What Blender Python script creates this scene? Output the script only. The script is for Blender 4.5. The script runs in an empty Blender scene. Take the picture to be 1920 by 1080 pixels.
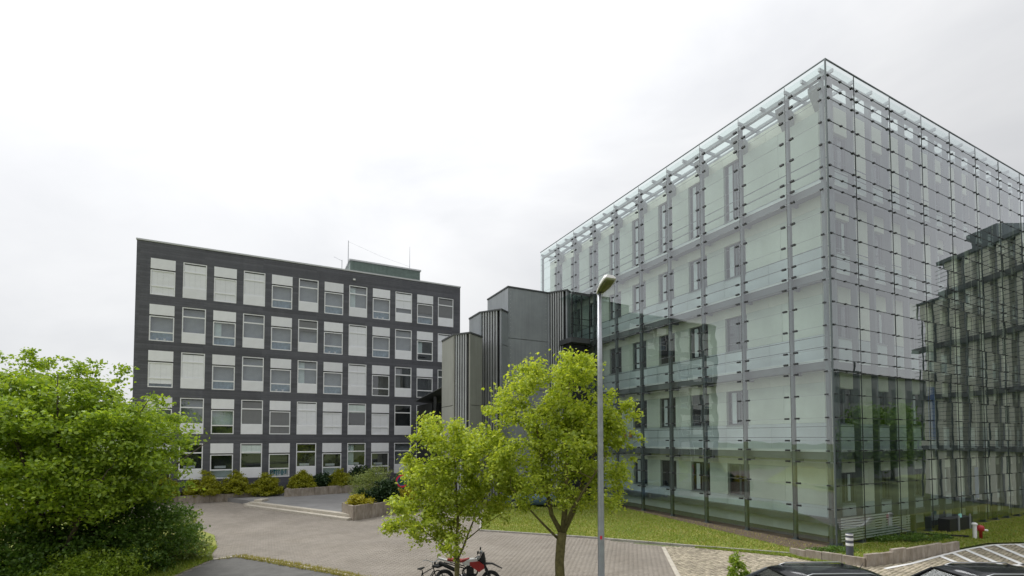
import bpy, math, random
import numpy as np
from mathutils import Vector, Matrix
random.seed(7)
rng = np.random.default_rng(11)
sc = bpy.context.scene
COL = sc.collection
TH = math.radians(26.84)          # both buildings are turned by this angle
A = np.array([-math.sin(TH), math.cos(TH)])
B = np.array([math.cos(TH), math.sin(TH)])

# ------------------------------------------------------------------ camera, sky, sun, exposure
cam_d = bpy.data.cameras.new("camera")
cam = bpy.data.objects.new("camera", cam_d)
COL.objects.link(cam)
cam.location = (0, 0, 5.0)
cam.rotation_euler = (math.radians(90 + 2.1), 0, 0)
cam_d.sensor_width = 36.0
cam_d.lens = 911 / 1920 * 36
cam_d.shift_y = 0.1305
cam_d.clip_start = 0.1
cam_d.clip_end = 3000
sc.camera = cam

SUN_EL, SUN_AZ = math.radians(52), math.radians(-58)     # azimuth from +Y towards +X
world = bpy.data.worlds.new("World")
sc.world = world
world.use_nodes = True
wn, wl = world.node_tree.nodes, world.node_tree.links
wn.clear()
w_out = wn.new("ShaderNodeOutputWorld")
w_bg = wn.new("ShaderNodeBackground")
w_bg2 = wn.new("ShaderNodeBackground")
w_mix = wn.new("ShaderNodeMixShader")
sky = wn.new("ShaderNodeTexSky")
sky.sky_type = 'NISHITA'
sky.sun_disc = False
sky.sun_elevation = SUN_EL
sky.sun_rotation = SUN_AZ
tc = wn.new("ShaderNodeTexCoord")
mp = wn.new("ShaderNodeMapping")
mp.inputs['Scale'].default_value = (1.0, 1.0, 2.4)
nz = wn.new("ShaderNodeTexNoise")
nz.inputs['Scale'].default_value = 1.7
nz.inputs['Detail'].default_value = 6
nz.inputs['Roughness'].default_value = 0.52
nz.inputs['Distortion'].default_value = 0.5
rp = wn.new("ShaderNodeValToRGB")
rp.color_ramp.elements[0].position = 0.30
rp.color_ramp.elements[0].color = (0.76, 0.77, 0.795, 1)
rp.color_ramp.elements[1].position = 0.68
rp.color_ramp.elements[1].color = (1.0, 1.0, 1.0, 1)
# the veiled sun brightens the cloud layer on its own side of the sky
nrm = wn.new("ShaderNodeVectorMath"); nrm.operation = 'NORMALIZE'
dt = wn.new("ShaderNodeVectorMath"); dt.operation = 'DOT_PRODUCT'
dt.inputs[1].default_value = Vector((math.sin(SUN_AZ), math.cos(SUN_AZ), 0.45)).normalized()
mr = wn.new("ShaderNodeMapRange"); mr.interpolation_type = 'SMOOTHSTEP'
mr.inputs['From Min'].default_value = -0.1
mr.inputs['From Max'].default_value = 0.95
mr.inputs['To Min'].default_value = 0.435
mr.inputs['To Max'].default_value = 0.615
ml = wn.new("ShaderNodeVectorMath"); ml.operation = 'SCALE'
wl.new(tc.outputs['Generated'], mp.inputs['Vector'])
wl.new(mp.outputs['Vector'], nz.inputs['Vector'])
wl.new(nz.outputs['Fac'], rp.inputs['Fac'])
wl.new(tc.outputs['Generated'], nrm.inputs[0])
wl.new(nrm.outputs[0], dt.inputs[0])
wl.new(dt.outputs['Value'], mr.inputs['Value'])
wl.new(rp.outputs['Color'], ml.inputs[0])
# an overcast sky is brighter overhead than at the horizon
sx_ = wn.new("ShaderNodeSeparateXYZ"); wl.new(nrm.outputs[0], sx_.inputs[0])
zm = wn.new("ShaderNodeMath"); zm.operation = 'MAXIMUM'; zm.inputs[1].default_value = 0; wl.new(sx_.outputs['Z'], zm.inputs[0])
zp = wn.new("ShaderNodeMath"); zp.operation = 'MULTIPLY'; wl.new(zm.outputs[0], zp.inputs[0]); wl.new(zm.outputs[0], zp.inputs[1])
za = wn.new("ShaderNodeMath"); za.operation = 'MULTIPLY_ADD'; za.inputs[1].default_value = 1.75; za.inputs[2].default_value = 1.0; wl.new(zp.outputs[0], za.inputs[0])
zf = wn.new("ShaderNodeMath"); zf.operation = 'MULTIPLY'; wl.new(za.outputs[0], zf.inputs[0]); wl.new(mr.outputs['Result'], zf.inputs[1])
wl.new(zf.outputs[0], ml.inputs['Scale'])
wl.new(ml.outputs[0], w_bg.inputs['Color'])
w_bg.inputs['Strength'].default_value = 0.93
wl.new(sky.outputs['Color'], w_bg2.inputs['Color'])
w_bg2.inputs['Strength'].default_value = 0.07
w_mix.inputs['Fac'].default_value = 0.07
wl.new(w_bg.outputs[0], w_mix.inputs[1])
wl.new(w_bg2.outputs[0], w_mix.inputs[2])
wl.new(w_mix.outputs[0], w_out.inputs['Surface'])

sun_d = bpy.data.lights.new("sun", 'SUN')
sun_d.energy = 1.5
sun_d.angle = math.radians(25)
sun_d.color = (1.0, 0.985, 0.965)
sun = bpy.data.objects.new("sun", sun_d)
COL.objects.link(sun)
sdir = Vector((math.sin(SUN_AZ) * math.cos(SUN_EL), math.cos(SUN_AZ) * math.cos(SUN_EL), math.sin(SUN_EL)))
sun.rotation_euler = sdir.to_track_quat('Z', 'Y').to_euler()

sc.render.engine = 'CYCLES'
sc.view_settings.view_transform = 'Standard'
sc.view_settings.look = 'None'
sc.view_settings.exposure = 0.65
sc.view_settings.gamma = 1.0
sc.view_settings.use_curve_mapping = False
sc.cycles.use_denoising = True
sc.cycles.max_bounces = 7
sc.cycles.diffuse_bounces = 3
sc.cycles.glossy_bounces = 3
sc.cycles.transmission_bounces = 3
sc.cycles.transparent_max_bounces = 24
sc.cycles.caustics_reflective = False
sc.cycles.caustics_refractive = False

# ------------------------------------------------------------------ materials
MATS = {}
def mat(name, col, rough=0.6, metal=0.0, var=0.0, vscale=3.0, bump=0.0, bscale=20.0, spec=0.5, island=0.0, coord='Object', col2=None):
    """principled material; var = noise variation of the colour, island = variation per loose piece"""
    m = bpy.data.materials.new(name); m.use_nodes = True
    n, l = m.node_tree.nodes, m.node_tree.links
    p = n["Principled BSDF"]
    p.inputs['Roughness'].default_value = rough
    p.inputs['Metallic'].default_value = metal
    p.inputs['Specular IOR Level'].default_value = spec
    p.inputs['Base Color'].default_value = (*col, 1)
    t = n.new("ShaderNodeTexCoord")
    last = None
    if var > 0:
        q = n.new("ShaderNodeTexNoise"); q.inputs['Scale'].default_value = vscale
        q.inputs['Detail'].default_value = 6; q.inputs['Roughness'].default_value = 0.65
        l.new(t.outputs[coord], q.inputs['Vector'])
        r = n.new("ShaderNodeValToRGB")
        r.color_ramp.elements[0].position = 0.3; r.color_ramp.elements[1].position = 0.7
        c2 = col2 or tuple(min(1, c * (1 + var)) for c in col)
        r.color_ramp.elements[0].color = (*(c * (1 - var) for c in col), 1)
        r.color_ramp.elements[1].color = (*c2, 1)
        l.new(q.outputs['Fac'], r.inputs['Fac'])
        last = r.outputs['Color']
    if island > 0:
        g = n.new("ShaderNodeNewGeometry")
        mr_ = n.new("ShaderNodeMapRange")
        mr_.inputs['To Min'].default_value = 1 - island; mr_.inputs['To Max'].default_value = 1 + island
        l.new(g.outputs['Random Per Island'], mr_.inputs['Value'])
        s = n.new("ShaderNodeVectorMath"); s.operation = 'SCALE'
        if last: l.new(last, s.inputs[0])
        else: s.inputs[0].default_value = col
        l.new(mr_.outputs['Result'], s.inputs['Scale'])
        last = s.outputs[0]
    if last: l.new(last, p.inputs['Base Color'])
    if bump > 0:
        q = n.new("ShaderNodeTexNoise"); q.inputs['Scale'].default_value = bscale; q.inputs['Detail'].default_value = 5
        l.new(t.outputs[coord], q.inputs['Vector'])
        bn = n.new("ShaderNodeBump"); bn.inputs['Strength'].default_value = bump; bn.inputs['Distance'].default_value = 0.02
        l.new(q.outputs['Fac'], bn.inputs['Height'])
        l.new(bn.outputs['Normal'], p.inputs['Normal'])
    MATS[name] = m
    return m

def glass(name, tint, ior=1.9, gain=1.7, base=0.0, rough=0.0, vary=0.0):
    """see-through pane: tinted transparency plus mirror reflection that grows towards grazing angles"""
    m = bpy.data.materials.new(name); m.use_nodes = True
    n, l = m.node_tree.nodes, m.node_tree.links
    n.remove(n["Principled BSDF"])
    out = n["Material Output"]
    tr = n.new("ShaderNodeBsdfTransparent"); tr.inputs['Color'].default_value = (*tint, 1)
    tr2 = n.new("ShaderNodeBsdfTransparent")
    gl = n.new("ShaderNodeBsdfGlossy"); gl.inputs['Roughness'].default_value = rough
    gl.inputs['Color'].default_value = (0.96, 0.98, 1.0, 1)
    if vary:
        oi = n.new("ShaderNodeObjectInfo")
        mv = n.new("ShaderNodeMapRange"); mv.inputs['To Min'].default_value = 1 - vary; mv.inputs['To Max'].default_value = min(1 + vary * 0.5, 1 / max(tint))
        l.new(oi.outputs['Random'], mv.inputs['Value'])
        vs = n.new("ShaderNodeVectorMath"); vs.operation = 'SCALE'; vs.inputs[0].default_value = tint
        l.new(mv.outputs['Result'], vs.inputs['Scale']); l.new(vs.outputs[0], tr.inputs['Color'])
        # film of dirt and rain marks on the pane
        t = n.new("ShaderNodeTexCoord"); q = n.new("ShaderNodeTexNoise"); q.inputs['Scale'].default_value = 1.1; q.inputs['Detail'].default_value = 5
        l.new(t.outputs['Object'], q.inputs['Vector'])
        bn = n.new("ShaderNodeBump"); bn.inputs['Strength'].default_value = 0.05; bn.inputs['Distance'].default_value = 0.05
        q2 = n.new("ShaderNodeTexNoise"); q2.inputs['Scale'].default_value = 0.9; q2.inputs['Detail'].default_value = 1
        l.new(t.outputs['Object'], q2.inputs['Vector']); l.new(q2.outputs['Fac'], bn.inputs['Height']); l.new(bn.outputs['Normal'], gl.inputs['Normal'])
    fr = n.new("ShaderNodeFresnel"); fr.inputs['IOR'].default_value = ior
    mu = n.new("ShaderNodeMath"); mu.operation = 'MULTIPLY_ADD'; mu.use_clamp = True
    mu.inputs[1].default_value = gain; mu.inputs[2].default_value = base
    l.new(fr.outputs[0], mu.inputs[0])
    mx = n.new("ShaderNodeMixShader")
    l.new(mu.outputs[0], mx.inputs['Fac']); l.new(tr.outputs[0], mx.inputs[1]); l.new(gl.outputs[0], mx.inputs[2])
    geo = n.new("ShaderNodeNewGeometry")
    m2 = n.new("ShaderNodeMixShader")
    l.new(geo.outputs['Backfacing'], m2.inputs['Fac']); l.new(mx.outputs[0], m2.inputs[1]); l.new(tr2.outputs[0], m2.inputs[2])
    l.new(m2.outputs[0], out.inputs['Surface'])
    MATS[name] = m
    return m

def leafmat(name, c_lo, c_hi, trans=0.42):
    m = bpy.data.materials.new(name); m.use_nodes = True
    n, l = m.node_tree.nodes, m.node_tree.links
    n.remove(n["Principled BSDF"])
    out = n["Material Output"]
    g = n.new("ShaderNodeNewGeometry")
    r = n.new("ShaderNodeValToRGB")
    r.color_ramp.elements[0].color = (*c_lo, 1); r.color_ramp.elements[1].color = (*c_hi, 1)
    l.new(g.outputs['Random Per Island'], r.inputs['Fac'])
    d = n.new("ShaderNodeBsdfDiffuse"); t = n.new("ShaderNodeBsdfTranslucent")
    gl = n.new("ShaderNodeBsdfGlossy"); gl.inputs['Roughness'].default_value = 0.45
    gl.inputs['Color'].default_value = (0.6, 0.65, 0.55, 1)
    br = n.new("ShaderNodeVectorMath"); br.operation = 'MULTIPLY'; br.inputs[1].default_value = (1.15, 1.1, 0.6)
    l.new(r.outputs['Color'], d.inputs['Color']); l.new(r.outputs['Color'], br.inputs[0]); l.new(br.outputs[0], t.inputs['Color'])
    m1 = n.new("ShaderNodeMixShader"); m1.inputs['Fac'].default_value = trans
    l.new(d.outputs[0], m1.inputs[1]); l.new(t.outputs[0], m1.inputs[2])
    m2 = n.new("ShaderNodeMixShader"); m2.inputs['Fac'].default_value = 0.06
    l.new(m1.outputs[0], m2.inputs[1]); l.new(gl.outputs[0], m2.inputs[2])
    l.new(m2.outputs[0], out.inputs['Surface'])
    MATS[name] = m
    return m

def boardmat(name, col, pitch):
    """dark facade cladding: horizontal boards with fine shadow joints"""
    m = mat(name, col, 0.55, 0, 0.13, 0.6, 0, 1)
    n, l = m.node_tree.nodes, m.node_tree.links
    p = n["Principled BSDF"]
    t = n.new("ShaderNodeTexCoord"); sx = n.new("ShaderNodeSeparateXYZ"); l.new(t.outputs['Object'], sx.inputs[0])
    dv = n.new("ShaderNodeMath"); dv.operation = 'DIVIDE'; dv.inputs[1].default_value = pitch; l.new(sx.outputs['Z'], dv.inputs[0])
    fc = n.new("ShaderNodeMath"); fc.operation = 'FRACT'; l.new(dv.outputs[0], fc.inputs[0])
    fl = n.new("ShaderNodeMath"); fl.operation = 'FLOOR'; l.new(dv.outputs[0], fl.inputs[0])
    wv = n.new("ShaderNodeTexWhiteNoise"); wv.noise_dimensions = '2D'
    dx = n.new("ShaderNodeMath"); dx.operation = 'DIVIDE'; dx.inputs[1].default_value = 4.34; l.new(sx.outputs['X'], dx.inputs[0])
    fx = n.new("ShaderNodeMath"); fx.operation = 'FLOOR'; l.new(dx.outputs[0], fx.inputs[0])
    cb = n.new("ShaderNodeCombineXYZ"); l.new(fx.outputs[0], cb.inputs[0]); l.new(fl.outputs[0], cb.inputs[1])
    l.new(cb.outputs[0], wv.inputs['Vector'])
    vr = n.new("ShaderNodeMapRange"); vr.inputs['To Min'].default_value = 0.80; vr.inputs['To Max'].default_value = 1.16
    l.new(wv.outputs['Value'], vr.inputs['Value'])
    jt = n.new("ShaderNodeMath"); jt.operation = 'GREATER_THAN'; jt.inputs[1].default_value = 0.1; l.new(fc.outputs[0], jt.inputs[0])
    src = p.inputs['Base Color'].links[0].from_socket
    s = n.new("ShaderNodeVectorMath"); s.operation = 'SCALE'
    l.new(src, s.inputs[0]); l.new(vr.outputs['Result'], s.inputs['Scale'])
    l.new(s.outputs[0], p.inputs['Base Color'])
    bn = n.new("ShaderNodeBump"); bn.inputs['Strength'].default_value = 0.9; bn.inputs['Distance'].default_value = 0.02
    l.new(jt.outputs[0], bn.inputs['Height']); l.new(bn.outputs['Normal'], p.inputs['Normal'])
    return m

boardmat('cladding', (0.102, 0.104, 0.120), 0.2)
mat('coping', (0.52, 0.53, 0.54), 0.4, 0.2, 0.06, 2)
mat('white_panel', (0.83, 0.84, 0.875), 0.5, 0, 0.05, 1.5)
mat('white_frame', (0.84, 0.85, 0.87), 0.4)
mat('blind_white', (0.83, 0.845, 0.885), 0.7, 0, 0.04, 2)
mat('blind_grey', (0.20, 0.205, 0.215), 0.7, 0, 0.06, 2)
mat('blind_box', (0.045, 0.047, 0.05), 0.6)
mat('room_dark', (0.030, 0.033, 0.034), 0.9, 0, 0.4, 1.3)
mat('room_grey', (0.33, 0.345, 0.365), 0.9, 0, 0.15, 0.8)
mat('room_blue', (0.30, 0.40, 0.50), 0.8, 0, 0.35, 3.0)
mat('curtain', (0.62, 0.70, 0.68), 0.9, 0, 0.10, 2)
mat('teal_print', (0.02, 0.20, 0.24), 0.6)
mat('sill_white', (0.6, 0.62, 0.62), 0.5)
glass('office_glass', (0.86, 0.9, 0.92), 1.6, 1.6, 0.06)
glass('skin_glass', (0.87, 0.94, 0.91), 1.75, 2.25, 0.0, vary=0.05)
glass('roof_glass', (0.86, 0.93, 0.91), 1.5, 1.0, 0.0)
glass('dark_glass', (0.28, 0.34, 0.33), 1.6, 1.2, 0.02)
glass('link_glass', (0.66, 0.75, 0.71), 1.5, 1.1, 0.0)
glass('car_glass', (0.12, 0.14, 0.15), 1.45, 0.6, 0.0)
mat('wall_cream', (0.76, 0.775, 0.675), 0.8, 0, 0.07, 0.9)
mat('wall_green', (0.63, 0.695, 0.625), 0.8, 0, 0.07, 0.9)
mat('wall_blue', (0.59, 0.66, 0.69), 0.6, 0, 0.07, 0.9)
for w_ in ('wall_cream', 'wall_green', 'wall_blue', 'white_panel', 'blind_white'):
    n_, l_ = MATS[w_].node_tree.nodes, MATS[w_].node_tree.links
    p_ = n_["Principled BSDF"]; src_ = p_.inputs['Base Color'].links[0].from_socket
    oi_ = n_.new("ShaderNodeObjectInfo"); m_ = n_.new("ShaderNodeMapRange"); m_.inputs['To Min'].default_value = 0.93; m_.inputs['To Max'].default_value = 1.04
    l_.new(oi_.outputs['Random'], m_.inputs['Value'])
    v_ = n_.new("ShaderNodeVectorMath"); v_.operation = 'SCALE'; l_.new(src_, v_.inputs[0]); l_.new(m_.outputs['Result'], v_.inputs['Scale']); l_.new(v_.outputs[0], p_.inputs['Base Color'])
mat('slot_dark', (0.05, 0.062, 0.062), 0.5)
mat('steel_post', (0.10, 0.122, 0.128), 0.45, 0.2, 0.08, 1)
mat('steel_light', (0.30, 0.325, 0.34), 0.45, 0.2, 0.08, 1)
mat('clamp', (0.018, 0.02, 0.022), 0.4)
mat('joint_bar', (0.035, 0.042, 0.042), 0.5)
mat('gangway', (0.13, 0.14, 0.145), 0.6, 0.1, 0.12, 1.2)
mat('gangway_edge', (0.62, 0.66, 0.67), 0.5)
mat('plinth', (0.13, 0.14, 0.14), 0.8, 0, 0.2, 0.8)
mat('tower_panel', (0.30, 0.322, 0.345), 0.5, 0.1, 0.12, 0.5, 0.05, 3)
mat('tower_olive', (0.31, 0.315, 0.285), 0.5, 0.1, 0.10, 0.5)
mat('tower_cap', (0.07, 0.075, 0.08), 0.5)
mat('tower_core', (0.012, 0.013, 0.014), 0.9)
mat('slat', (0.44, 0.455, 0.465), 0.45, 0.2, 0.08, 1)
mat('rivet', (0.5, 0.52, 0.53), 0.3, 0.8)
mat('plant_green', (0.16, 0.21, 0.19), 0.5, 0.2, 0.15, 2)
mat('metal_dark', (0.03, 0.032, 0.034), 0.5, 0.4)
mat('concrete', (0.36, 0.34, 0.31), 0.9, 0, 0.28, 2.2, 0.4, 30)
mat('concrete_wall', (0.37, 0.325, 0.275), 0.9, 0, 0.22, 1.6, 0.5, 25)
def streak(name, sc_=(5.5, 5.5, 0.5), dark=(0.42, 0.38, 0.32), p0=0.36, p1=0.58):
    m = MATS[name]; n, l = m.node_tree.nodes, m.node_tree.links
    p = n["Principled BSDF"]; src = p.inputs['Base Color'].links[0].from_socket
    t = n.new("ShaderNodeTexCoord"); mpn = n.new("ShaderNodeMapping"); mpn.inputs['Scale'].default_value = sc_
    q = n.new("ShaderNodeTexNoise"); q.inputs['Scale'].default_value = 1.6; q.inputs['Detail'].default_value = 7; q.inputs['Roughness'].default_value = 0.7
    l.new(t.outputs['Object'], mpn.inputs[0]); l.new(mpn.outputs[0], q.inputs['Vector'])
    r = n.new("ShaderNodeValToRGB"); r.color_ramp.elements[0].position = p0; r.color_ramp.elements[1].position = p1
    r.color_ramp.elements[0].color = (*dark, 1); r.color_ramp.elements[1].color = (1, 1, 1, 1)
    l.new(q.outputs['Fac'], r.inputs['Fac'])
    v = n.new("ShaderNodeVectorMath"); v.operation = 'MULTIPLY'
    l.new(src, v.inputs[0]); l.new(r.outputs['Color'], v.inputs[1]); l.new(v.outputs[0], p.inputs['Base Color'])
streak('concrete_wall', (2.6, 2.6, 0.8), (0.55, 0.50, 0.43), 0.30, 0.62)
for t_ in ('tower_panel', 'tower_olive', 'slat'): streak(t_, (3.0, 3.0, 0.12), (0.80, 0.80, 0.80), 0.25, 0.6)
streak('cladding', (1.2, 1.2, 0.15), (0.78, 0.78, 0.80), 0.25, 0.65)
mat('step_stone', (0.47, 0.43, 0.36), 0.9, 0, 0.16, 3, 0.2, 30)
mat('paver', (0.258, 0.229, 0.193), 0.9, 0, 0.13, 0.30, 0.2, 40, island=0.06)
streak('paver', (0.45, 0.45, 0.45), (0.84, 0.83, 0.81), 0.32, 0.56)
mat('paver_joint', (0.185, 0.17, 0.14), 0.95, 0, 0.2, 0.5)
mat('terrace_paving', (0.215, 0.21, 0.205), 0.9, 0, 0.16, 0.6, 0.2, 20)
mat('cobble', (0.36, 0.315, 0.235), 0.9, 0, 0.12, 0.6, 0.3, 40, island=0.30)
mat('cobble_joint', (0.17, 0.165, 0.09), 1.0, 0, 0.4, 2)
mat('asphalt', (0.115, 0.112, 0.105), 0.95, 0, 0.25, 1.5, 0.5, 60)
mat('lawn', (0.20, 0.29, 0.040), 1.0, 0, 0.32, 0.55, 0.5, 30, col2=(0.31, 0.285, 0.075))
mat('soil', (0.105, 0.078, 0.052), 1.0, 0, 0.35, 4, 0.6, 30)
mat('terrain', (0.12, 0.15, 0.05), 1.0, 0, 0.3, 0.2)
mat('road_paint', (0.78, 0.78, 0.76), 0.7, 0, 0.08, 6)
mat('bark', (0.145, 0.125, 0.048), 0.95, 0, 0.4, 9, 0.8, 30)
mat('bark_dark', (0.075, 0.062, 0.042), 0.95, 0, 0.4, 9, 0.8, 30)
mat('galvanised', (0.34, 0.355, 0.38), 0.42, 0.5, 0.16, 6, 0.1, 30)
mat('lamp_white', (0.72, 0.70, 0.69), 0.5)
mat('lamp_inside', (0.13, 0.13, 0.045), 0.3, 0.3, 0.3, 9)
mat('red_paint', (0.40, 0.03, 0.03), 0.35)
mat('red_sign', (0.70, 0.03, 0.06), 0.5)
mat('blue_sign', (0.03, 0.12, 0.45), 0.5)
mat('sign_green', (0.02, 0.10, 0.06), 0.5)
mat('bollard_dark', (0.09, 0.095, 0.12), 0.5)
mat('white_plain', (0.78, 0.78, 0.78), 0.5)
mat('rubber', (0.016, 0.016, 0.017), 0.8)
mat('black_plastic', (0.02, 0.02, 0.022), 0.5)
mat('alloy', (0.4, 0.41, 0.42), 0.35, 0.8)
mat('seat_red', (0.42, 0.05, 0.045), 0.6)
mat('car_black', (0.010, 0.011, 0.013), 0.13, 0, 0, 1)
mat('car_silver', (0.32, 0.33, 0.35), 0.25, 0.7)
mat('car_white', (0.75, 0.76, 0.77), 0.25)
mat('car_blue', (0.10, 0.17, 0.26), 0.25, 0.3)
mat('tail_red', (0.35, 0.01, 0.01), 0.2)
mat('cyan_plate', (0.35, 0.75, 0.72), 0.5)
mat('orange_paper', (0.55, 0.22, 0.06), 0.7)
mat('brown_roof', (0.13, 0.09, 0.08), 0.7, 0, 0.3, 3)
leafmat('leaf_lime', (0.30, 0.41, 0.030), (0.60, 0.68, 0.10), 0.52)
leafmat('leaf_green', (0.18, 0.30, 0.025), (0.42, 0.55, 0.06), 0.50)
leafmat('leaf_dark', (0.06, 0.14, 0.018), (0.16, 0.27, 0.04), 0.4)
leafmat('leaf_gold', (0.25, 0.275, 0.012), (0.46, 0.46, 0.028), 0.3)
leafmat('leaf_deep', (0.012, 0.035, 0.012), (0.035, 0.075, 0.022), 0.2)
leafmat('leaf_silver', (0.20, 0.27, 0.08), (0.36, 0.42, 0.14), 0.4)
leafmat('leaf_yellow', (0.34, 0.32, 0.02), (0.52, 0.46, 0.035), 0.35)
leafmat('grass_blade', (0.17, 0.27, 0.03), (0.36, 0.42, 0.06), 0.35)
leafmat('grass_dry', (0.30, 0.30, 0.07), (0.45, 0.38, 0.14), 0.3)

# ------------------------------------------------------------------ mesh helpers
class MB:
    def __init__(s): s.v = []; s.f = []; s.m = []; s.mi = 0
    def quad(s, *p):
        i = len(s.v); s.v += [tuple(q) for q in p]; s.f.append(tuple(range(i, i + len(p)))); s.m.append(s.mi)
        return s
    def box(s, x0, x1, y0, y1, z0, z1):
        i = len(s.v)
        s.v += [(x0,y0,z0),(x1,y0,z0),(x1,y1,z0),(x0,y1,z0),(x0,y0,z1),(x1,y0,z1),(x1,y1,z1),(x0,y1,z1)]
        for q in ((0,3,2,1),(4,5,6,7),(0,1,5,4),(1,2,6,5),(2,3,7,6),(3,0,4,7)):
            s.f.append(tuple(i + k for k in q)); s.m.append(s.mi)
        return s
    def prism(s, poly, z0, z1):
        """poly counter-clockwise (x, y)"""
        n = len(poly); i = len(s.v)
        s.v += [(p[0], p[1], z0) for p in poly] + [(p[0], p[1], z1) for p in poly]
        s.f.append(tuple(i + k for k in range(n))[::-1]); s.m.append(s.mi)
        s.f.append(tuple(i + n + k for k in range(n))); s.m.append(s.mi)
        for k in range(n):
            k2 = (k + 1) % n
            s.f.append((i + k, i + k2, i + n + k2, i + n + k)); s.m.append(s.mi)
        return s
    def bar(s, p, q, w, h=None, up=(0, 0, 1)):
        """rectangular bar from p to q, w wide and h high"""
        h = h or w
        p, q = Vector(p), Vector(q); d = (q - p).normalized(); u = Vector(up)
        if abs(d.dot(u)) > 0.98: u = Vector((1, 0, 0))
        r = d.cross(u).normalized(); u = r.cross(d).normalized()
        i = len(s.v)
        for c in (p, q):
            for sx, sy in ((-1,-1),(1,-1),(1,1),(-1,1)):
                s.v.append(tuple(c + r * (sx * w / 2) + u * (sy * h / 2)))
        for f in ((0,1,2,3),(7,6,5,4),(0,4,5,1),(1,5,6,2),(2,6,7,3),(3,7,4,0)):
            s.f.append(tuple(i + k for k in f)); s.m.append(s.mi)
        return s
    def tube(s, pts, rad, n=8, caps=True):
        pts = [Vector(p) for p in pts]
        if not hasattr(rad, '__len__'): rad = [rad] * len(pts)
        base = len(s.v); u = None
        for k, p in enumerate(pts):
            d = (pts[min(k + 1, len(pts) - 1)] - pts[max(k - 1, 0)]).normalized()
            if u is None:
                u = Vector((0, 0, 1)) if abs(d.z) < 0.9 else Vector((1, 0, 0))
            r = d.cross(u); 
            if r.length < 1e-5: r = d.cross(Vector((0, 1, 0)))
            r.normalize(); u = r.cross(d).normalized()
            for j in range(n):
                an = 2 * math.pi * j / n
                s.v.append(tuple(p + r * (math.cos(an) * rad[k]) + u * (math.sin(an) * rad[k])))
        for k in range(len(pts) - 1):
            for j in range(n):
                j2 = (j + 1) % n
                s.f.append((base + k*n + j, base + (k+1)*n + j, base + (k+1)*n + j2, base + k*n + j2)); s.m.append(s.mi)
        if caps:
            s.f.append(tuple(base + j for j in range(n))); s.m.append(s.mi)
            e = base + (len(pts) - 1) * n
            s.f.append(tuple(e + j for j in range(n))[::-1]); s.m.append(s.mi)
        return s
    def lathe(s, prof, c=(0, 0, 0), n=16, axis='z'):
        base = len(s.v)
        for r, z in prof:
            for j in range(n):
                an = 2 * math.pi * j / n
                x, y = r * math.cos(an), r * math.sin(an)
                if axis == 'z': q = (x, y, z)
                elif axis == 'y': q = (x, z, -y)
                else: q = (z, x, y)
                s.v.append((c[0] + q[0], c[1] + q[1], c[2] + q[2]))
        for k in range(len(prof) - 1):
            for j in range(n):
                j2 = (j + 1) % n
                s.f.append((base + k*n + j, base + k*n + j2, base + (k+1)*n + j2, base + (k+1)*n + j)); s.m.append(s.mi)
        return s
    def loft(s, rings, close=True):
        """rings: lists of equally many points"""
        n = len(rings[0]); base = len(s.v)
        for r in rings: s.v += [tuple(p) for p in r]
        for k in range(len(rings) - 1):
            for j in range(n):
                j2 = (j + 1) % n
                s.f.append((base + k*n + j, base + k*n + j2, base + (k+1)*n + j2, base + (k+1)*n + j)); s.m.append(s.mi)
        if close:
            s.f.append(tuple(base + j for j in range(n))[::-1]); s.m.append(s.mi)
            e = base + (len(rings) - 1) * n
            s.f.append(tuple(e + j for j in range(n))); s.m.append(s.mi)
        return s
    def mesh(s, name, ms, smooth=False):
        me = bpy.data.meshes.new(name)
        me.from_pydata(s.v, [], s.f)
        for q in (ms if isinstance(ms, (list, tuple)) else [ms]): me.materials.append(MATS[q])
        if any(s.m): me.polygons.foreach_set('material_index', s.m)
        if smooth: me.polygons.foreach_set('use_smooth', [True] * len(s.f))
        me.update()
        return me
    def obj(s, name, ms, parent=None, loc=None, smooth=False, bevel=0.0):
        return link(name, s.mesh(name, ms, smooth), parent, loc, bevel)

def link(name, me, parent=None, loc=None, bevel=0.0, rot=None):
    o = bpy.data.objects.new(name, me)
    COL.objects.link(o)
    if parent: o.parent = parent
    if loc is not None: o.location = loc
    if rot is not None: o.rotation_euler = rot
    if bevel:
        b = o.modifiers.new('bevel', 'BEVEL'); b.width = bevel; b.segments = 2; b.limit_method = 'ANGLE'
    return o

def empty(name, loc=(0, 0, 0), rz=0.0, parent=None):
    o = bpy.data.objects.new(name, None)
    COL.objects.link(o); o.location = loc; o.rotation_euler = (0, 0, rz)
    o.empty_display_size = 0.2
    if parent: o.parent = parent
    return o

def tag(o, label=None, cat=None, group=None, kind=None):
    if label: o['label'] = label
    if cat: o['category'] = cat
    if group: o['group'] = group
    if kind: o['kind'] = kind
    return o

def box_obj(name, dims, ms, parent=None, bevel=0.0):
    return MB().box(*dims).obj(name, ms, parent, None, False, bevel)

def copy_tree(o, parent=None):
    c = o.copy(); COL.objects.link(c)
    c.parent = parent
    for ch in list(o.children): copy_tree(ch, c)
    return c

def arr_mesh(name, V, F, m):
    me = bpy.data.meshes.new(name)
    V = np.asarray(V, dtype=np.float32); F = np.asarray(F, dtype=np.int32)
    k = F.shape[1]
    me.vertices.add(len(V)); me.vertices.foreach_set('co', V.ravel())
    me.loops.add(F.size); me.loops.foreach_set('vertex_index', F.ravel())
    me.polygons.add(len(F))
    me.polygons.foreach_set('loop_start', np.arange(0, F.size, k, dtype=np.int32))
    me.polygons.foreach_set('loop_total', np.full(len(F), k, dtype=np.int32))
    me.materials.append(MATS[m]); me.update(calc_edges=True)
    return me

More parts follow.
